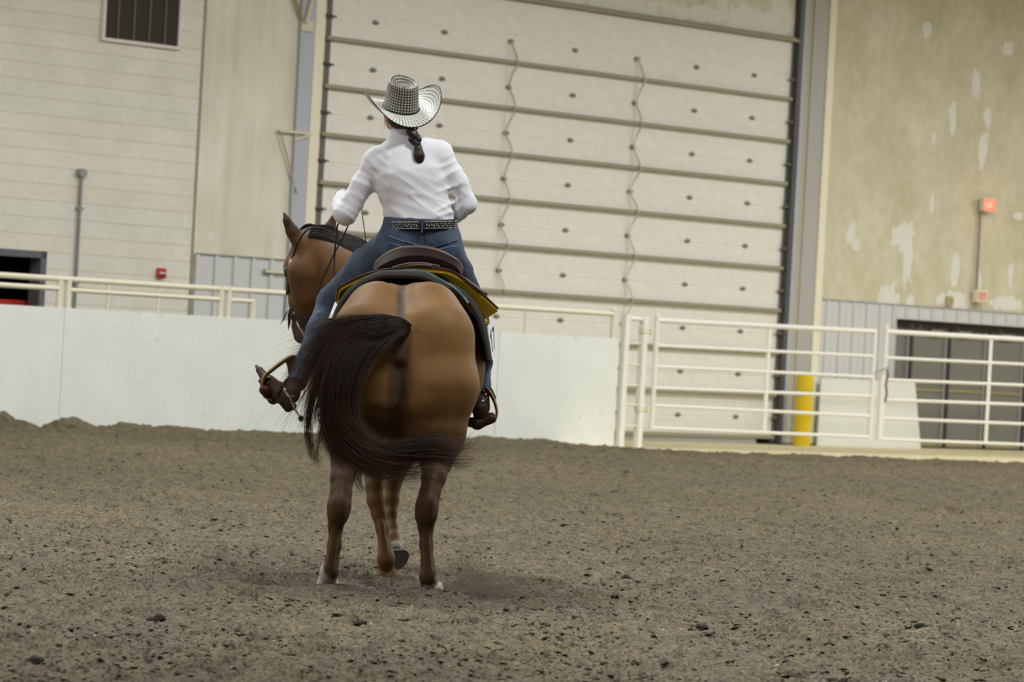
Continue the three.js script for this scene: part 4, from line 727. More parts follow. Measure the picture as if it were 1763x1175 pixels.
// ================= TACK AND RIDER =================
// a sheet of leather or felt: curves (lists of world points) from its near edge to its far edge, with thickness
function sheetGeo(curves, thick, nu = 40, nv = 10, out = 1) {
  const rows = curves.map(c => new THREE.CatmullRomCurve3(c, false, 'centripetal').getSpacedPoints(nu)), P = [];
  for (let v = 0; v <= nv; v++) { const f = v / nv * (rows.length - 1), k = Math.min(rows.length - 2, Math.floor(f)), t = f - k; P.push(rows[k].map((p, i) => p.clone().lerp(rows[k + 1][i], t))); }
  const N = P.map((r, v) => r.map((p, u) => { const du = r[Math.min(nu, u + 1)].clone().sub(r[Math.max(0, u - 1)]), dv = P[Math.min(nv, v + 1)][u].clone().sub(P[Math.max(0, v - 1)][u]); return du.cross(dv).normalize().multiplyScalar(out); }));
  const pos = [], uv = [], idx = [], W2 = nu + 1; const layer = (s) => { for (let v = 0; v <= nv; v++) for (let u = 0; u <= nu; u++) { const p = P[v][u], n = N[v][u]; pos.push(p.x + n.x * s, p.y + n.y * s, p.z + n.z * s); uv.push(u * 0.02, v * 0.05); } };
  layer(thick / 2); layer(-thick / 2); const O = W2 * (nv + 1);
  for (let v = 0; v < nv; v++) for (let u = 0; u < nu; u++) { const a = v * W2 + u, b = a + 1, c = a + W2, d = c + 1; idx.push(a, b, c, b, d, c, O + a, O + c, O + b, O + b, O + c, O + d); }
  const side = (a, b) => idx.push(a, a + O, b, b, a + O, b + O);
  for (let u = 0; u < nu; u++) { side(u, u + 1); side(nv * W2 + u + 1, nv * W2 + u); }
  for (let v = 0; v < nv; v++) { side((v + 1) * W2, v * W2); side(v * W2 + nu, (v + 1) * W2 + nu); }
  const g = new THREE.BufferGeometry(); g.setAttribute('position', new THREE.Float32BufferAttribute(pos, 3)); g.setAttribute('uv', new THREE.Float32BufferAttribute(uv, 2)); g.setIndex(idx); 
  if (out < 0) { for (let i = 0; i < idx.length; i += 3) { const t = idx[i + 1]; idx[i + 1] = idx[i + 2]; idx[i + 2] = t; } g.setIndex(idx); }
  return toCreasedNormals(g, 0.7);
}
const crv = (pts, d) => pts.map(p => J(p[0], p[1], p[2] ?? d));
const shift = (pts, dx, dy, k, d, c = [725, 520]) => pts.map(p => J(c[0] + (p[0] - c[0]) * k + dx, c[1] + (p[1] - c[1]) * k + dy, d));
const leather = (r, g, b, rough = .5) => pmat([r, g, b], rough, { specularIntensity: .4, bumpMap: TEX.fine, bumpScale: .0006 });
const base = (x, y, d) => J(x, y, d);
{
  // --- pads
  const gp = [[573, 568, .62], [577, 550, .62], [588, 525, .6], [602, 506, .58], [624, 488.5, .56], [653, 476, .54], [690, 474, .53], [728, 477, .54], [756, 489, .56], [790, 504, .58], [810, 523, .6], [825, 548, .61], [837, 590, .62], [842, 622, .62]];
  const o1 = rooted(thing('saddle_pad', 'thick dark grey felt saddle pad lying directly on the horse back', 'saddle pad'), base(705, 480, .6));
  const bump = TEX.felt.clone(); bump.repeat.set(30, 12); bump.needsUpdate = true;
  put('pad', sheetGeo([crv(gp), shift(gp, 4, 4, .975, 1.0), shift(gp, 8, 6, .93, 1.38)], .030, 90, 12), mat([74, 74, 70], .95, { bumpMap: bump, bumpScale: .003 }), o1);
  const edge = taperTube(crv(gp.map(p => [p[0], p[1] - 1.5, p[2] - .004])), [.016, .02, .021, .02, .016], 120, 10, 1);
  put('rolled_edge', edge, mat([92, 93, 88], .9, { bumpMap: bump, bumpScale: .003 }), o1);
  const bl = [[640, 474], [664, 468], [695, 465.5], [730, 467.5], [757, 480.5], [782, 495], [798, 511], [806, 522]];
  const o2 = rooted(thing('saddle_blanket', 'thin pale blue saddle blanket showing between the grey and yellow pads', 'blanket'), base(710, 468, .6));
  const stripe = dataTex(64, (u, v, i) => { const b = (i % 16) < 8; return b ? [.36, .60, .66] : [.60, .66, .66]; });
  put('blanket', sheetGeo([crv(bl, .545), shift(bl, 14, 4, .99, 1.0), shift(bl, 22, 6, .95, 1.36)], .008, 60, 8), mat([255, 255, 255], .95, { map: stripe }), o2);
  const yr = [[580, 521, .66], [583, 501, .63], [601, 489, .6], [638, 473.5, .57], [691, 465, .555], [738, 465, .555], [775, 470, .57], [804, 488, .6], [832, 512, .63], [857, 535.5, .66]];
  const ym = [[584, 526], [588, 508], [606, 496], [642, 481], [694, 472], [742, 474], [770, 493], [791, 513], [807, 530], [830, 553]];
  const o3 = rooted(thing('felt_pad', 'mustard yellow felt pad flaring out under the saddle', 'saddle pad'), base(720, 465, .65));
  put('felt', sheetGeo([crv(yr), crv(ym, .68), shift(ym, 14, 6, .97, 1.32)], .02, 80, 14), mat([250, 204, 44], 1, { bumpMap: bump, bumpScale: .004 }), o3);
  put('leather_binding', taperTube(crv(yr.map(p => [p[0] + .5, p[1] - 3.8, p[2] - .002])), [.006, .0055, .0055, .006], 120, 8, 1), leather(70, 48, 36), o3);
  // --- saddle
  const s = rooted(thing('saddle', 'dark brown leather western saddle with high cantle under the rider', 'saddle'), base(722, 450, .9));
  const br = leather(36, 21, 19, .6), brL = leather(112, 88, 74, .4), tan = leather(136, 104, 60, .55);
  const sk = [[609, 480], [625, 472.5], [650, 464.5], [682, 459.5], [722, 457], [762, 462.5], [790, 475], [811, 490.5], [828, 502.5]];
  put('skirt', sheetGeo([crv(sk, .585), shift(sk, 12, 4, .98, 1.0), shift(sk, 20, 8, .9, 1.34)], .012, 60, 10), leather(60, 42, 35, .6), s);
  const ck = [[644, 466], [650, 451], [663.5, 440], [683, 430.5], [704, 426.5], [727, 426.5], [752, 431.5], [773, 440.5], [788, 451], [794.5, 462], [793, 471]];
  const cl = [[650, 474], [664, 469], [680, 465], [696, 462], [712, 460.5], [728, 460.5], [744, 462], [760, 465], [774, 470], [784, 474], [788, 477]];
  const cm = ck.map((p, i) => [lerp(p[0], cl[i][0], .5), lerp(p[1], cl[i][1], .45), .585]);
  put('cantle', sheetGeo([crv(ck, .64), crv(cm), crv(cl, .6)], .02, 60, 12), br, s);
  put('cantle_binding', taperTube(crv(ck.map(p => [p[0], p[1] + 0.5, .635])), [.009, .012, .0125, .012, .009], 90, 10, 1), brL, s);
  for (const q of [tubeGeo(crv([[676, 461, .56], [700, 455, .55], [725, 453.5, .55], [757, 459, .56]]), .006, 30, 8), tubeGeo(crv([[690, 459, .555], [722, 456.5, .545], [744, 458, .55]]), .006, 24, 8)]) put('latigo', q, leather(104, 90, 78, .6), s);
  put('seat', meshField([C2([724, 462, .82], [728, 464, 1.0], 44, 44, .05, 1.8, V(0, 1, 0)), C2([728, 462, 1.0], [733, 448, 1.25], 46, 40, .05, 1.8, V(0, 1, 0))], .012), br, s);
  put('fork', meshField([C2([690, 452, 1.3], [776, 452, 1.3], 18, 18, .03), C2([733, 455, 1.3], [733, 425, 1.34], 22, 9, .04)], .01), br, s);
  const horn = new THREE.LatheGeometry([[0.001, 0], [.02, 0], [.018, .05], [.03, .065], [.042, .075], [.04, .086], [.001, .09]].map(p => new THREE.Vector2(...p)), 20), hp = J(733, 424, 1.36); horn.translate(hp.x, hp.y, hp.z); put('horn', horn, br, s);
  // fenders
  put('fender', sheetGeo([crv([[655, 470, 1.1], [600, 525, 1.25], [560, 580, 1.22], [528, 628, 1.12]]), crv([[690, 470, 1.3], [640, 540, 1.42], [595, 600, 1.34], [548, 640, 1.18]])], .008, 24, 6), br, s);
  put('fender', sheetGeo([crv([[800, 480, 1.1], [826, 540, 1.2], [838, 600, 1.2], [843, 664, 1.08]]), crv([[790, 480, 1.3], [816, 545, 1.4], [828, 605, 1.3], [838, 668, 1.14]])], .008, 24, 6, -1), br, s);
  // stirrups: a bent wooden bow with a leather-wrapped tread
  const bow = (pts, tread, top, rot) => {
    const st = new THREE.Group(); st.name = numbered('stirrup'); s.add(st);
    const add2 = (n, g, m) => { g.translate(-s.position.x, -s.position.y, -s.position.z); return part(n, g, m, st); };
    add2('bow', taperTube(crv(pts), [.016, .026, .033, .035, .033, .026, .016], 60, 12, .3), tan);
    add2('tread', meshField(tread, .005), leather(60, 36, 28, .45));
    for (const p of top) add2('bolt', (() => { const q = new THREE.SphereGeometry(.008, 10, 8), c = J(...p); q.translate(c.x, c.y, c.z); return q; })(), mat([60, 50, 40], .4, { metalness: .6 }));
    return st;
  };
  bow([[468, 690, 1.06], [456, 684, 1.06], [450, 668, 1.06], [455, 650, 1.065], [470, 636, 1.07], [486, 624, 1.08], [498, 617, 1.1], [505, 628, 1.16], [506, 650, 1.2], [500, 676, 1.2], [484, 690, 1.18]], [C2([455, 672, 1.04], [470, 688, 1.1], 9, 8, .02), C2([470, 688, 1.1], [486, 690, 1.18], 7, 6, .02)], [[491, 620, 1.06], [489, 621, 1.06]]);
  bow([[852, 727, 1.0], [855.5, 712, 1.0], [852, 694, 1.01], [844, 678, 1.03], [834, 672, 1.06], [818, 682, 1.14], [805, 700, 1.16], [799, 722, 1.16]], [C2([803, 726, 1.08], [822, 730, .97], 8.5, 9.5, .02), C2([822, 730, .97], [846, 721, .97], 9.5, 9, .02), C2([822, 724, 1.0], [846, 717, 1.0], 7, 7, .02)], [[840, 676, 1.02]]);
  put('stirrup_leather', sheetGeo([crv([[835, 664, 1.08], [842, 678, 1.01], [850, 690, .985]]), crv([[842, 662, 1.08], [850, 676, 1.02], [854, 686, 1.0]])], .008, 12, 3), leather(56, 42, 36, .5), s);
  // --- numbers pinned on the pad
  const card = (label, A, B, Cc, Dd, digits) => {
    const o = rooted(thing('number_card', label, 'number card'), J(...A)); const [a, b, c, d] = [A, B, Cc, Dd].map(q => J(...q));
    const x = b.clone().sub(a), y = d.clone().sub(a), n = x.clone().cross(y).normalize(), g = new THREE.BoxGeometry(1, 1, 1); g.translate(.5, .5, 0);
    const M = new THREE.Matrix4().makeBasis(x, y, n.clone().multiplyScalar(.004)); M.setPosition(a); g.applyMatrix4(M); put('card', g.toNonIndexed(), mat([246, 246, 248], .6), o); 
    if (digits) { const t = textGeo(digits, .62, .2); t.scale(.8, 1, 1); t.translate(.5, .5, .5); t.applyMatrix4(M); put('digits', t, mat([20, 20, 22], .6), o); }
    return o;
  };
  card('white number card with black digits pinned to the right side of the saddle pad', [845, 623, .62], [855, 608, .9], [846, 559, .9], [839.5, 562, .62], '17');
  card('white number card edge on at the left side of the saddle pad', [566, 549, .92], [574, 549, .66], [586, 521, .66], [577, 521, .92], null);
  // --- bridle
  const b = rooted(thing('bridle', 'black leather bridle with silver conchos on the horse head', 'bridle'), J(520, 480, 2.05));
  const bk = mat([26, 24, 24], .45), silver = mat([196, 188, 170], .35, { metalness: .5 });
  const strap = (pts, r, name = 'strap', f = .45) => put(name, taperTube(crv(pts), [r, r], pts.length * 8, 8, f), bk, b);
  strap([[562, 396, 2.02], [542, 392.5, 2.0], [528, 397, 1.99], [517, 411, 2.0], [509, 428, 2.03], [505, 442, 2.06], [500.5, 456, 2.07]], .0045, 'crown_piece');
  strap([[500, 458, 2.065], [496, 478, 2.07], [497.5, 497, 2.09], [500.5, 515, 2.08], [503, 532, 2.08], [506.5, 545, 2.07], [512, 554, 2.07]], .005, 'cheek_piece');
  strap([[497, 474, 2.06], [495.5, 490, 2.05], [494.5, 508, 2.04]], .0085, 'strap_tail', .3);
  strap([[505, 440, 2.06], [497, 444, 2.16], [505, 446, 2.27]], .006, 'browband');
  strap([[504, 536, 2.07], [520, 548, 2.03], [540, 545, 2.02]], .005, 'chin_strap');
  for (const p of [[[502, 530, 2.07], [494, 538, 2.05], [487, 552, 2.04], [482.5, 560, 2.03]], [[502, 531, 2.07], [498, 540, 2.05], [498, 556, 2.05], [496, 569, 2.04]]]) put('tassel', taperTube(crv(p), [.003, .007, .008, .001], 24, 8, .5), bk, b);
  const concho = (x, y, d, r, sy = 1) => { const g = new THREE.SphereGeometry(r, 16, 10), c = J(x, y, d); g.scale(.8, sy, .6); g.translate(c.x, c.y, c.z); put('concho', g, silver, b); };
  concho(500.5, 456, 2.04, .017, 1.7); concho(493, 478.5, 2.05, .009); concho(506.5, 540, 2.055, .006); 
  put('knot', meshField([C2([498, 463, 2.05], [495, 473, 2.05], 5, 5.5, .01), C2([495, 468, 2.05], [493, 464, 2.05], 4, 3, .01)], .004), bk, b);
  put('bit', taperTube(crv([[511, 553, 2.06], [514, 562, 2.05], [519, 570, 2.05], [524, 580, 2.05]]), [.005, .006, .005, .004], 24, 8), silver, b);
  // --- reins
  const rn = rooted(thing('reins', 'thin black leather reins running from the rider hand to the bridle', 'reins'), J(612, 360, 1.3));
  const rein = (pts, r) => put('rein', taperTube(crv(pts), [r, r], pts.length * 10, 8, .6), mat([28, 24, 24], .5), rn);
  rein([[616, 350, 1.3], [621, 355, 1.3], [624.5, 376, 1.36], [628, 400, 1.45], [630.5, 424, 1.56], [632, 440, 1.66]], .0042);
  rein([[614, 356, 1.3], [606, 373, 1.33], [592, 405, 1.42], [577, 434, 1.54], [565, 460, 1.66], [552, 490, 1.78], [540, 530, 1.92], [520, 562, 2.03]], .0038);
  rein([[612, 358, 1.28], [596, 374, 1.2], [582, 386, 1.18], [580, 400, 1.19], [577.5, 420, 1.2], [576, 440, 1.21], [574.5, 474, 1.2]], .0055);
}
{
  const P = rooted(thing('person', 'rider in white shirt, blue jeans and checked cowboy hat, seen from behind', 'person'), J(725, 455, .92));
  const Z = V(0, 0, 1), sq = 1.5;
  const torso = (o, k = .05) => [
    C2([726, 425, .95], [724, 392, .94], 52 + o, 54 + o, k, 1.35, Z), C2([724, 392, .94], [716, 350, .93], 53.5 + o, 49 + o, k, sq, Z), C2([716, 350, .93], [706, 300, .94], 49 + o, 57 + o, k, sq, Z), C2([706, 302, .94], [702, 276, .95], 57 + o, 44 + o, k, sq, Z),
    C2([652, 275, .95], [755, 263, .95], 21 + o, 21 + o, .05), C2([700, 266, .95], [694, 242, .96], 30 + o, 19 + o, .05, 1.3, Z)];
  const neck = (o) => [C2([695, 245, .96], [692, 214, .97], 20 + o, 19 + o, .03)];
  const armL = (o) => chain([[648, 280, .95, 20.5 + o], [624, 318, .96, 18.5 + o], [594, 367, .98, 19 + o], [589, 356, 1.08, 17 + o], [590, 338, 1.22, 11.5 + o]], .02, .035);
  const armR = (o) => chain([[759, 270, .95, 20.5 + o], [788, 312, .95, 15.5 + o], [805, 352, .96, 14.5 + o], [790, 364, 1.02, 14 + o], [768, 376, 1.12, 10.5 + o], [757, 381, 1.17, 9 + o]], .02, .035);
  const legL = (o) => chain([[694, 420, .95, 42 + o], [632, 464, 1.1, 34 + o], [572, 520, 1.3, 24.5 + o], [551, 570, 1.24, 22 + o], [527, 625, 1.12, 18 + o], [509, 662, 1.04, 16 + o]], .03, .05);
  const legR = (o) => chain([[756, 422, .95, 38 + o], [786, 470, 1.1, 26 + o], [815, 525, 1.3, 22 + o], [829, 580, 1.26, 17 + o], [834, 625, 1.14, 12 + o], [834, 662, 1.06, 9.5 + o]], .03, .05);
  // --- body: head, neck, trunk, limbs; hands on finer grids
  const skinM = pmat([206, 150, 122], .55, { sheen: .2 });
  const headP = [C2([692, 194, .98], [689, 196, 1.02], 25, 25, .02), C2([682, 200, 1.03], [676, 213, 1.07], 22, 12, .03), C2([670, 199, 1.09], [668, 203, 1.105], 4, 5, .015), C2([676, 192, 1.08], [672, 196, 1.09], 8, 6, .02), C2([667, 194, .99], [666, 203, .99], 5, 4, .01), C2([718, 194, 1.0], [717, 203, 1.0], 5, 4, .01), C2([694, 236, .965], [691, 208, .985], 20, 19, .03)];
  const hb = (x, y, d) => J(x, y, d);
  // left hand: fist round the reins, knuckles to the right; five fingers
  const HL = [];
  HL.push(C2([591, 340, 1.2], [598, 340, 1.25], 10, 9.5, .01)); HL.push(C2([598, 339, 1.25], [612, 346, 1.29], 9, 8, .012)); HL.push(C2([598, 345, 1.25], [611, 352, 1.285], 8, 7, .012));
  const finger = (x, y, d, r, s) => chain([[x, y, d, r], [x + 8 * s, y + 1, d + .012, r * .95], [x + 11 * s, y + 6, d - .012, r * .9], [x + 5 * s, y + 10, d - .03, r * .8]], .006, .008);
  HL.push(...finger(611, 340, 1.3, 3.1, .9), ...finger(613, 345, 1.295, 3.2, 1), ...finger(612.5, 350.5, 1.29, 3.1, .95), ...finger(610, 355.5, 1.285, 2.7, .8)); HL.push(...chain([[601, 335, 1.255, 4], [609, 332, 1.27, 3.6], [616, 337, 1.265, 3.2], [619, 342, 1.262, 2.8]], .008, .015));
  const HR = [C2([757, 381, 1.17], [748, 388, 1.22], 9, 9, .01), C2([750, 386, 1.22], [742, 394, 1.27], 9, 8, .012)];
  for (const [i, l] of [[0, .9], [1, 1], [2, .95], [3, .75]]) HR.push(...chain([[742 + i * 3.4, 391 + i * 2.2, 1.265, 3.2], [735 + i * 3.2, 399 + i * 2, 1.285, 3], [731 + i * 3, 408 + i * 2 * l, 1.28, 2.8], [731 + i * 3, 414 + i * 2 * l, 1.26, 2.4]], .006, .008));
  HR.push(...chain([[748, 383, 1.23, 4], [740, 382, 1.25, 3.5], [733, 388, 1.25, 3]], .008, .015));
  const bodyG = merge([meshField([...torso(-3), ...neck(-3), ...armL(-2.5), ...armR(-2.5), ...legL(-3), ...legR(-3)], .012), meshField(headP, .006), meshField(HL, .0032), meshField(HR, .0036)]);
  put('body', bodyG, skinM, P, 'skin of neck, cheek and hands');
  for (const p of [[672, 193, 1.093], [681, 192, 1.107]]) { const g = new THREE.SphereGeometry(.011, 12, 8), c = J(...p); g.translate(c.x, c.y, c.z); put('eye', g, mat([240, 236, 230], .2), P); }
  const mg2 = new THREE.SphereGeometry(.02, 12, 8), mc = J(671, 208, 1.1); mg2.scale(1, .3, .5); mg2.translate(mc.x, mc.y, mc.z); put('mouth', mg2, mat([170, 80, 80], .5), P);
  // --- shirt, with folds pulled round the waist and the armpits
  const fold = (A, B, r, k = .012) => C2(A, B, r, r * .6, k);
  const zb = (x) => .93 - .098 * Math.sqrt(Math.max(0, 1 - ((x - 716) / 62) ** 2)); // depth of the back of the shirt
  const folds = [];
  const clothNoise = (x, y, z) => .003 * fbm(x * 4, y * 5, z * 4, 1);
  const yBelt = J(725, 379, .85).y, yNeck = J(693, 221, .93).y, cuffL = J(590, 336.5, 1.235), handDir = J(590, 338, 1.22).sub(J(589, 356, 1.08)).normalize(), cuffR = J(758, 380.5, 1.165), dirR = J(757, 381, 1.17).sub(J(768, 376, 1.12)).normalize();
  const xc = J(725, 380, .93).x;
  const shirtG = meshField([...torso(0.8), ...neck(2.2), ...armL(.6), ...armR(.6), ...folds], .0055, {
    slack: .01, smoothN: .6, passes: 3,
    post: (d, x, y, z) => {
      d += clothNoise(x, y, z);
      { const u = x - xc, low = sstep(yBelt + .36, yBelt + .03, y), side = sstep(.02, .13, Math.abs(u)); const w1 = 1 - Math.abs(noise3(u * 2.4 + 4, (y + .42 * u) * 12, 1.3)), w2 = 1 - Math.abs(noise3(u * 2.2 + 9, (y - .62 * u) * 11, 5.5)); const right = sstep(-.06, .1, u);
        if (Math.abs(u) < .2) d -= .009 * Math.pow(w1, 3) * low * lerp(1, .45, right) + .009 * Math.pow(w2, 3) * right * sstep(yBelt + .44, yBelt + .24, y) * side; 
        d -= .004 * Math.pow(1 - Math.abs(noise3(x * 4, (y + .5 * u) * 13, z * 4)), 3) * (Math.abs(u) > .17 ? 1 : 0); }
      const dx = Math.abs(x - xc); if (dx < .2 && y < 1.95) { const t = yBelt + .006 - .012 * (1 - dx / .2) - y + (z < -D0 - .95 ? 0 : 0); if (!(x > xc + .165)) d = Math.max(d, t); }
      d = Math.max(d, y - yNeck - .05 * (x - J(693, 221, .93).x));
      let q = (x - cuffL.x) * handDir.x + (y - cuffL.y) * handDir.y + (z - cuffL.z) * handDir.z; if (Math.abs(x - cuffL.x) < .09 && z < -D0 - 1.1) d = Math.max(d, q);
      q = (x - cuffR.x) * dirR.x + (y - cuffR.y) * dirR.y + (z - cuffR.z) * dirR.z; if (z < -D0 - 1.1 && x > xc + .02) d = Math.max(d, q);
      return d;
    },
  });
  const knit = TEX.felt.clone(); knit.repeat.set(5, 5); knit.needsUpdate = true;
  put('shirt', shirtG, pmat([243, 243, 250], .85, { sheen: .2 }), P, 'tight white long-sleeved shirt with stand-up collar');
  const cuff = new THREE.TorusGeometry(pm(11.5, 1.22), .006, 10, 28); cuff.applyQuaternion(new THREE.Quaternion().setFromUnitVectors(V(0, 0, 1), handDir)); cuff.translate(cuffL.x, cuffL.y, cuffL.z); put('cuff', cuff, mat([200, 198, 206], .8), P);
  // --- jeans
  const yTop = J(725, 377, .86).y, hemL = J(512, 658, 1.05), hdL = J(509, 662, 1.04).sub(J(527, 625, 1.12)).normalize(), hemR = J(834.5, 672, 1.05);
  const denim = (x, y, z) => { const n = fbm(x * 5, y * 4, z * 5, 3), m = noise3(x * 60, y * 22, z * 60); const k = .76 + .2 * n + .08 * m, w = sstep(.1, .6, fbm(x * 3 + 7, y * 3, z * 3, 2)); return [lerp(.072, .125, w) * k, lerp(.103, .172, w) * k, lerp(.168, .262, w) * k]; };
  const jf = [];
  for (const [A, B, r] of [[[672, 404, .86], [708, 424, .845], 2.2], [[700, 420, .845], [726, 428, .84], 2], [[780, 404, .88], [752, 416, .85], 2.2], [[655, 432, .95], [620, 466, 1.02], 3], [[560, 512, 1.24], [578, 538, 1.25], 3], [[548, 540, 1.2], [566, 555, 1.2], 3], [[540, 566, 1.17], [556, 578, 1.17], 2.6]]) jf.push(fold(A, B, r));
  const jeansG = meshField([...torso(2.2).slice(0, 3), ...legL(1), ...legR(1), ...jf, C2([834, 655, 1.06], [834.5, 672, 1.05], 10, 11, .02), C2([509, 660, 1.04], [504, 672, 1.03], 17, 18, .02)], .0075, { slack: .01, color: denim, passes: 2, post: (d, x, y, z) => { d += .0028 * fbm(x * 12, y * 14, z * 12, 2); if (y > 1.5) d = Math.max(d, y - yTop - .004); if (x > xc && y < 1.4) d = Math.max(d, hemR.y - y); if (x < xc && y < 1.2) d = Math.max(d, (x - hemL.x) * hdL.x + (y - hemL.y) * hdL.y + (z - hemL.z) * hdL.z - .02); return d; } });
  put('jeans', jeansG, mat(new THREE.Color(1, 1, 1), .85, { vertexColors: true, bumpMap: knit, bumpScale: .0008 }), P, 'blue denim jeans');
  const jp = [...torso(2.2).slice(0, 3), ...legL(1), ...legR(1)], SJ = (x, y, l = .004) => onSurf(jp, x, y, l);
  const dm = mat([64, 78, 106], .85), dl = mat([120, 138, 170], .85), path = (pts, n = 8) => { const o = []; for (let i = 0; i + 1 < pts.length; i++) for (let k = 0; k < n; k++) o.push([lerp(pts[i][0], pts[i + 1][0], k / n), lerp(pts[i][1], pts[i + 1][1], k / n)]); o.push(pts[pts.length - 1]); return o; };
  const seam = (pts, m = dm, r = .0022) => put('seam', tubeGeo(path(pts).map(q => SJ(q[0], q[1], .003)), r, 0, 6), m, P);
  seam([[733, 402], [733.5, 414], [733, 430]]); seam([[669, 406], [690, 414], [712, 420], [733, 428]], dl); seam([[788, 414], [762, 422], [733, 428]]);
  const pocket = (a, b, c, d) => { const row = (p, q) => [0, .25, .5, .75, 1].map(t => SJ(lerp(p[0], q[0], t), lerp(p[1], q[1], t), .004)); put('back_pocket', sheetGeo([row(a, b), row([(a[0] + d[0]) / 2, (a[1] + d[1]) / 2], [(b[0] + c[0]) / 2, (b[1] + c[1]) / 2]), row(d, c)], .005, 12, 8), mat([72, 90, 120], .85), P); seam([a, b], dl, .0018); };
  pocket([672, 418], [706, 431], [700, 456], [664, 446]); pocket([750, 430], [785, 424], [789, 452], [754, 458]);
  // --- belt with rhinestones
  const bc = J(725, 387, .94), brx = pm(60.5, .94), brz = .133, bh = .026;
  const beltY = (a) => -.008 * Math.max(0, Math.cos(a)) ; // a = 0 at the back
  const ring = (r, y, a) => V(bc.x + Math.sin(a) * (brx + r), bc.y + beltY(a) + y + Math.sin(a) * .012, bc.z + Math.cos(a) * (brz + r));
  { const n = 80, pr = [[0, -bh], [.005, -bh], [.0065, -bh * .5], [.0065, bh * .5], [.005, bh], [0, bh]], pos = [], idx = []; for (let i = 0; i <= n; i++) for (const [r, y] of pr) { const p = ring(r, y, i / n * 6.2832); pos.push(p.x, p.y, p.z); } for (let i = 0; i < n; i++) for (let j = 0; j + 1 < pr.length; j++) { const a = i * pr.length + j, b = a + pr.length; idx.push(a, b, a + 1, b, b + 1, a + 1); } const g = new THREE.BufferGeometry(); g.setAttribute('position', new THREE.Float32BufferAttribute(pos, 3)); g.setIndex(idx); g.computeVertexNormals(); 
    const belt = put('belt', g, mat([30, 26, 24], .5), P);
    const st = [], sg = new THREE.OctahedronGeometry(.0026, 0), add = (a, y, k) => { const q = sg.clone(), p = ring(.0075, y, a); q.scale(k, k, k); q.translate(p.x - P.position.x, p.y - P.position.y, p.z - P.position.z); st.push(q); };
    for (let i = 0; i < 130; i++) { const a = -1.5 + 3 * i / 129; if (Math.abs(a - .03) < .075) continue; add(a, .0165, 1); add(a, -.0165, 1); if (i % 3 === 0) { add(a, .006 * Math.sin(i), 1.5); add(a + .012, -.005 + .004 * Math.cos(i * 1.7), .9); add(a - .012, .005, .9); } }
    const stones = part('rhinestones', merge(st), mat([232, 232, 224], .15, { metalness: .35 }), belt, 'rows of small glittering rhinestones'); stones.userData.kind = 'stuff';
    for (const a of [.05, -.95, 1.1]) { const p0 = ring(.009, bh + .006, a), p1 = ring(.011, 0, a), p2 = ring(.009, -bh - .012, a); put('belt_loop', taperTube([p0, p1, p2], [.0065, .0065], 16, 8, .4), dm, P); } }
  // --- boots with spurs
  const bootM = leather(68, 48, 37, .5), bootR = leather(52, 42, 38, .45), soleM = leather(44, 28, 22, .6), spurM = mat([190, 184, 172], .3, { metalness: .8 });
  const boot = (prims, heel, sole, m, label) => { const g = put('boot', meshField(prims, .005), m, P, label); const sub = (n, gg, mm) => { gg.translate(-P.position.x, -P.position.y, -P.position.z); return part(n, gg, mm, g); }; sub('heel', meshField(heel, .0045), soleM); sub('sole', meshField(sole, .0045), soleM); return sub; };
  const sL = boot([C2([512, 652, 1.05], [500, 680, 1.01], 14.5, 14, .02), C2([500, 680, 1.01], [484, 675, 1.05], 15, 14.5, .025), C2([484, 675, 1.05], [463, 660, 1.12], 14.5, 13, .025), C2([463, 660, 1.12], [447, 638, 1.18], 11, 6, .02), C2([447, 638, 1.18], [441, 630, 1.2], 5.5, 2.5, .01)],
    [C2([488, 691, 1.0], [496, 703, .99], 9, 7.5, .008), C2([497, 694, .99], [504, 700, .985], 8, 7, .008)], [C2([484, 690, 1.02], [464, 679, 1.08], 4, 4, .01), C2([464, 679, 1.08], [447, 656, 1.15], 4, 3, .01)], bootM, 'brown leather boot in the left stirrup');
  sL('spur', tubeGeo([[488, 664, 1.0], [492, 676, .96], [499, 684, .95], [508, 680, .98]].map(p => J(...p)), .006, 30, 8), spurM); sL('spur_shank', taperTube([[499, 684, .95], [503, 694, .95], [510, 709, .945], [515, 716, .94]].map(p => J(...p)), [.006, .006, .004], 16, 8), spurM);
  const rowel = (x, y, d) => { const sh = new THREE.Shape(), n = 12; for (let i = 0; i < n * 2; i++) { const a = i / n * Math.PI, r = i % 2 ? .012 : .0185; i ? sh.lineTo(Math.cos(a) * r, Math.sin(a) * r) : sh.moveTo(r, 0); } const g = new THREE.ExtrudeGeometry(sh, { depth: .004, bevelEnabled: false }); g.rotateY(.4); const c = J(x, y, d); g.translate(c.x, c.y, c.z); return g; };
  sL('rowel', rowel(518, 721, .938), mat([70, 60, 48], .5, { metalness: .5 }));
  sL('spur_button', (() => { const g = new THREE.SphereGeometry(.011, 14, 10), c = J(490.5, 672.5, .965); g.translate(c.x, c.y, c.z); return g; })(), spurM);
  sL('spur_strap', tubeGeo([[494, 654, 1.0], [484, 668, .985], [478, 684, 1.0]].map(p => J(...p)), .007, 24, 8), soleM);
  const sR = boot([C2([834, 668, 1.06], [829, 690, 1.03], 10, 11.5, .02), C2([829, 690, 1.03], [827, 702, 1.01], 12.5, 14.5, .02), C2([827, 702, 1.01], [830, 708, 1.2], 14, 12, .03)], [C2([826, 704, .975], [828, 713, .975], 14, 13.5, .01)], [C2([827, 716, 1.0], [830, 717, 1.2], 12, 11, .01, 2.4, V(0, 1, 0))], bootR, 'dark brown boot heel in the right stirrup');
  sR('spur', merge([tubeGeo([[817, 688, 1.02], [822, 692, .985], [830, 692, .98], [838, 686, 1.01]].map(p => J(...p)), .0075, 30, 8)]), spurM);
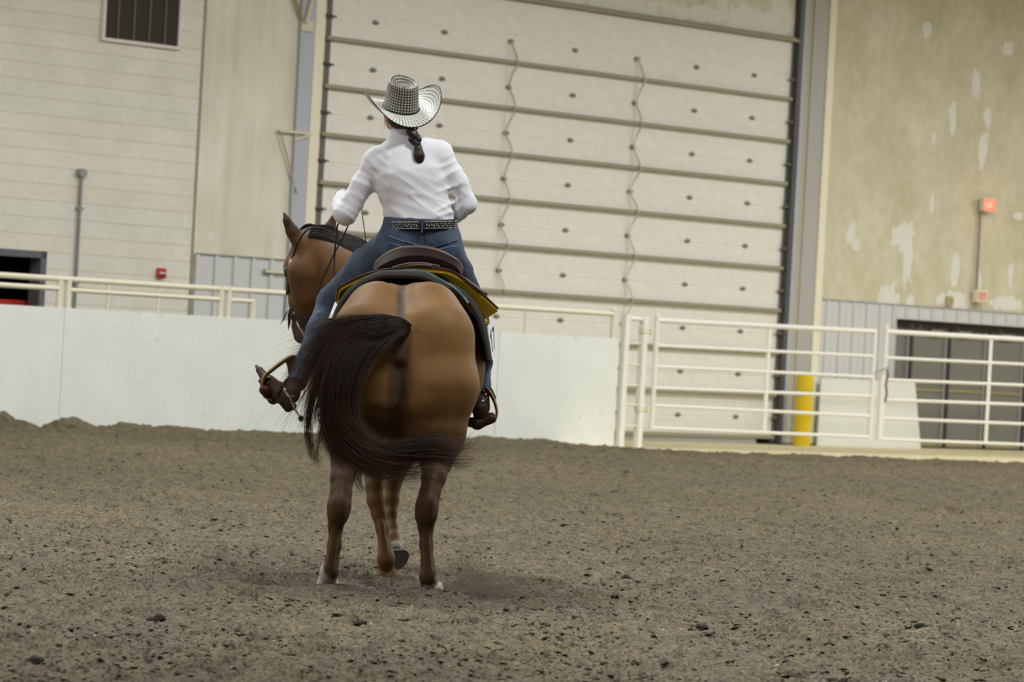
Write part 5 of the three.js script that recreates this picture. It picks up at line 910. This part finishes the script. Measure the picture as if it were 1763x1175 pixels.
  sR('spur_button', (() => { const g = new THREE.SphereGeometry(.009, 14, 10), c = J(836, 680, 1.0); g.translate(c.x, c.y, c.z); return g; })(), spurM);
  sR('spur_strap', tubeGeo([[838, 682, 1.02], [834, 676, 1.0], [826, 672, 1.02]].map(p => J(...p)), .006, 20, 8), soleM);
  // --- hair: nape and braid
  const hairM = pmat([46, 33, 28], .45, { specularIntensity: .8 });
  const braid = [[710.5, 225, 6, 0], [709, 230, 7, 1], [716, 236, 7.5, 0], [712, 243, 6.5, 1], [719, 247, 4, 0]];
  const HP = [C2([675, 206, .95], [688, 208, .925], 9, 13, .02), C2([686, 208, .925], [708, 210, .92], 15, 12, .02), C2([702, 212, .93], [711, 219, .89], 12, 9, .02)];
  for (const [x, y, r, s] of braid) HP.push(C2([x - 3, y - 3, .855 - s * .006], [x + 4, y + 4, .85 - s * .006], r, r * .85, .006));
  HP.push(...chain([[719, 248, .842, 4], [720, 258, .838, 7], [721.5, 268, .838, 9.3], [722, 275, .84, 8], [723, 280, .842, 3]], .01, .006));
  put('hair', meshField(HP, .0035, { post: (d, x, y, z) => d + .0011 * Math.sin((x * 1.0 + y * .35) * 900) * .5 }), hairM, P, 'dark brown braided hair');
  put('hair_tie', tubeGeo([[715, 246.5, .83], [719.5, 248, .826], [724, 246, .835]].map(p => J(...p)), .0035, 16, 8), mat([20, 18, 18], .6), P);
  put('stray_hairs', strands([{ n: 6, pts: [[664, 200, 1.0, 2], [661, 212, .99, 3], [660, 226, .98, 4]], l0: .5 }], { seg: 6, r: .0006 }), hairM, P);
  // --- hat
  const hat = new THREE.Group(); hat.name = numbered('hat'); hat.userData.label = 'straw cowboy hat in black and white check'; P.add(hat);
  const hc = J(690.5, 186, .985); hat.position.copy(hc.clone().sub(P.position));
  hat.rotation.set(.40, .40, -.05, 'ZXY');
  const weave = (e, dk) => dataTex(64, (u, v) => { const a = Math.abs(u - .5) * 2, b = Math.abs(v - .5) * 2, n = 0.06 * (rnd() - .5); const k = a < e && b < e ? dk : (a < e || b < e) ? (dk > .2 ? .82 : .66) : .93; return [k + n, k + n, k + n - .015]; });
  const checkC = weave(.62, .09), checkB = weave(.45, .26);
  const straw = () => mat([255, 255, 250], .5, { map: checkB });
  const grid = (nu, nv, f) => { const pos = [], uv = [], idx = []; for (let j = 0; j <= nv; j++) for (let i = 0; i <= nu; i++) { const [p, q] = f(i / nu, j / nv); pos.push(...p); uv.push(...q); } for (let j = 0; j < nv; j++) for (let i = 0; i < nu; i++) { const a = j * (nu + 1) + i, b = a + nu + 1; idx.push(a, a + 1, b, a + 1, b + 1, b); } const g = new THREE.BufferGeometry(); g.setAttribute('position', new THREE.Float32BufferAttribute(pos, 3)); g.setAttribute('uv', new THREE.Float32BufferAttribute(uv, 2)); g.setIndex(idx); g.computeVertexNormals(); return g; };
  const CX = .088, CZ = .108;  // crown half sizes; front is -z
  const rim = (a) => { const s = Math.sin(a), c = Math.cos(a); const R = 1 / Math.hypot(s / .228, c / .205); return R; };
  const cell = .0075;
  const brimF = (th) => (u, t) => { const a = u * 6.2832, s = Math.sin(a), c = Math.cos(a), r0 = 1 / Math.hypot(s / CX, c / CZ), r1 = rim(a), r = lerp(r0, r1, t); const up = Math.pow(Math.abs(s), 2.2) * ((s < 0 ? .08 : .105) * t * t + .004 * t), dip = -.03 * t * Math.pow(Math.abs(c), 1.5); const pull = 1 - .16 * Math.pow(Math.abs(s), 2.2) * t * t; return [[s * r * pull, up + dip + th, -c * r], [a * .16 / cell / 2, r / cell / 2]]; };
  const two = (f, nu, nv, t) => { const A = grid(nu, nv, f(t)), B = grid(nu, nv, f(-t)); const ix = B.index.array; for (let i = 0; i < ix.length; i += 3) { const q = ix[i]; ix[i] = ix[i + 1]; ix[i + 1] = q; } B.computeVertexNormals(); return merge([A, B]); };
  part('brim', two(brimF, 96, 16, .0018), straw(false), hat);
  const crownH = .145;
  const crown = grid(96, 30, (u, v) => { const a = u * 6.2832, s = Math.sin(a), c = Math.cos(a); const r0 = 1 / Math.hypot(s / CX, c / CZ); 
    const w = Math.min(1, v / .66), tt = v > .66 ? (v - .66) / .34 : 0; 
    const taper = 1 - .11 * w * (1 + .2 * Math.abs(s)) - .02 * w * w, pinch = 1 - .14 * w * w * Math.max(0, c) * Math.abs(s);
    const hgt = crownH * (w - .0) * (1 + .06 * c - .02), rr2 = r0 * taper * pinch * (1 - tt); const rimr = 1 - .06 * sstep(0, .12, tt);
    const dish = tt ? -.034 * sstep(0, .55, tt) * (1 - .2 * Math.abs(s)) + .004 * Math.sin(Math.min(1, tt * 8) * Math.PI) : 0;
    return [[s * rr2 * rimr, hgt * 1 + dish * 1, -c * rr2 * rimr], [a * .1 / cell / 2, (w * crownH + tt * .1) / cell / 2]]; });
  part('crown', crown, mat([222, 218, 208], .5, { map: checkC, side: THREE.DoubleSide }), hat);
  part('hat_band', (() => { const pts = []; for (let i = 0; i < 40; i++) { const a = i / 40 * 6.2832, s = Math.sin(a), c = Math.cos(a), r0 = 1 / Math.hypot(s / (CX + .001), c / (CZ + .001)); pts.push(V(s * r0, .006, -c * r0)); } return tubeGeo(pts, .0042, 160, 8, true); })(), mat([24, 24, 26], .5), hat);
  part('brim_edge', (() => { const pts = []; for (let i = 0; i < 60; i++) { const p = brimF(0)(i / 60, 1)[0]; pts.push(V(...p)); } return tubeGeo(pts, .0028, 240, 6, true); })(), mat([44, 44, 46], .6), hat);
}
// ================= DUST kicked up beside the right hind hoof =================
{
  const tet = new THREE.TetrahedronGeometry(1, 0), puffs = [[818, 1010, .15, .12, .05, 9000], [850, 1018, .1, .2, .045, 8000], [800, 985, .45, .1, .08, 4000], [880, 1005, .2, .16, .05, 900], [620, 1008, .2, .25, .025, 900], [520, 1000, .3, .3, .02, 700]];
  let n = 0; for (const p of puffs) n += p[5];
  const im = new THREE.InstancedMesh(tet, mat(new THREE.Color(.24, .205, .155), 1), n), m = new THREE.Matrix4(), q = new THREE.Quaternion(), g = () => (rnd() + rnd() + rnd() - 1.5) * 1.15; let k = 0;
  for (const [x, y, d, w, h, c] of puffs) { const b = onGround(x, 1025); for (let i = 0; i < c; i++) { const px = J(x, y, d), r = rr(.0008, .0019); const Y = Math.max(.012, px.y + Math.abs(g()) * h * 1.4 - .02); m.compose(V(px.x + g() * w, Y, px.z + g() * .22), q.setFromEuler(new THREE.Euler(rr(0, 6), rr(0, 6), 0)), V(r, r, r)); im.setMatrixAt(k++, m); } }
  im.name = 'dust'; im.userData = { kind: 'stuff', label: 'faint dust hanging over the dirt beside the hooves', category: 'dust' }; scene.add(im);
}
shade(scene);
scene.updateMatrixWorld(true);
renderer.render(scene, camera);
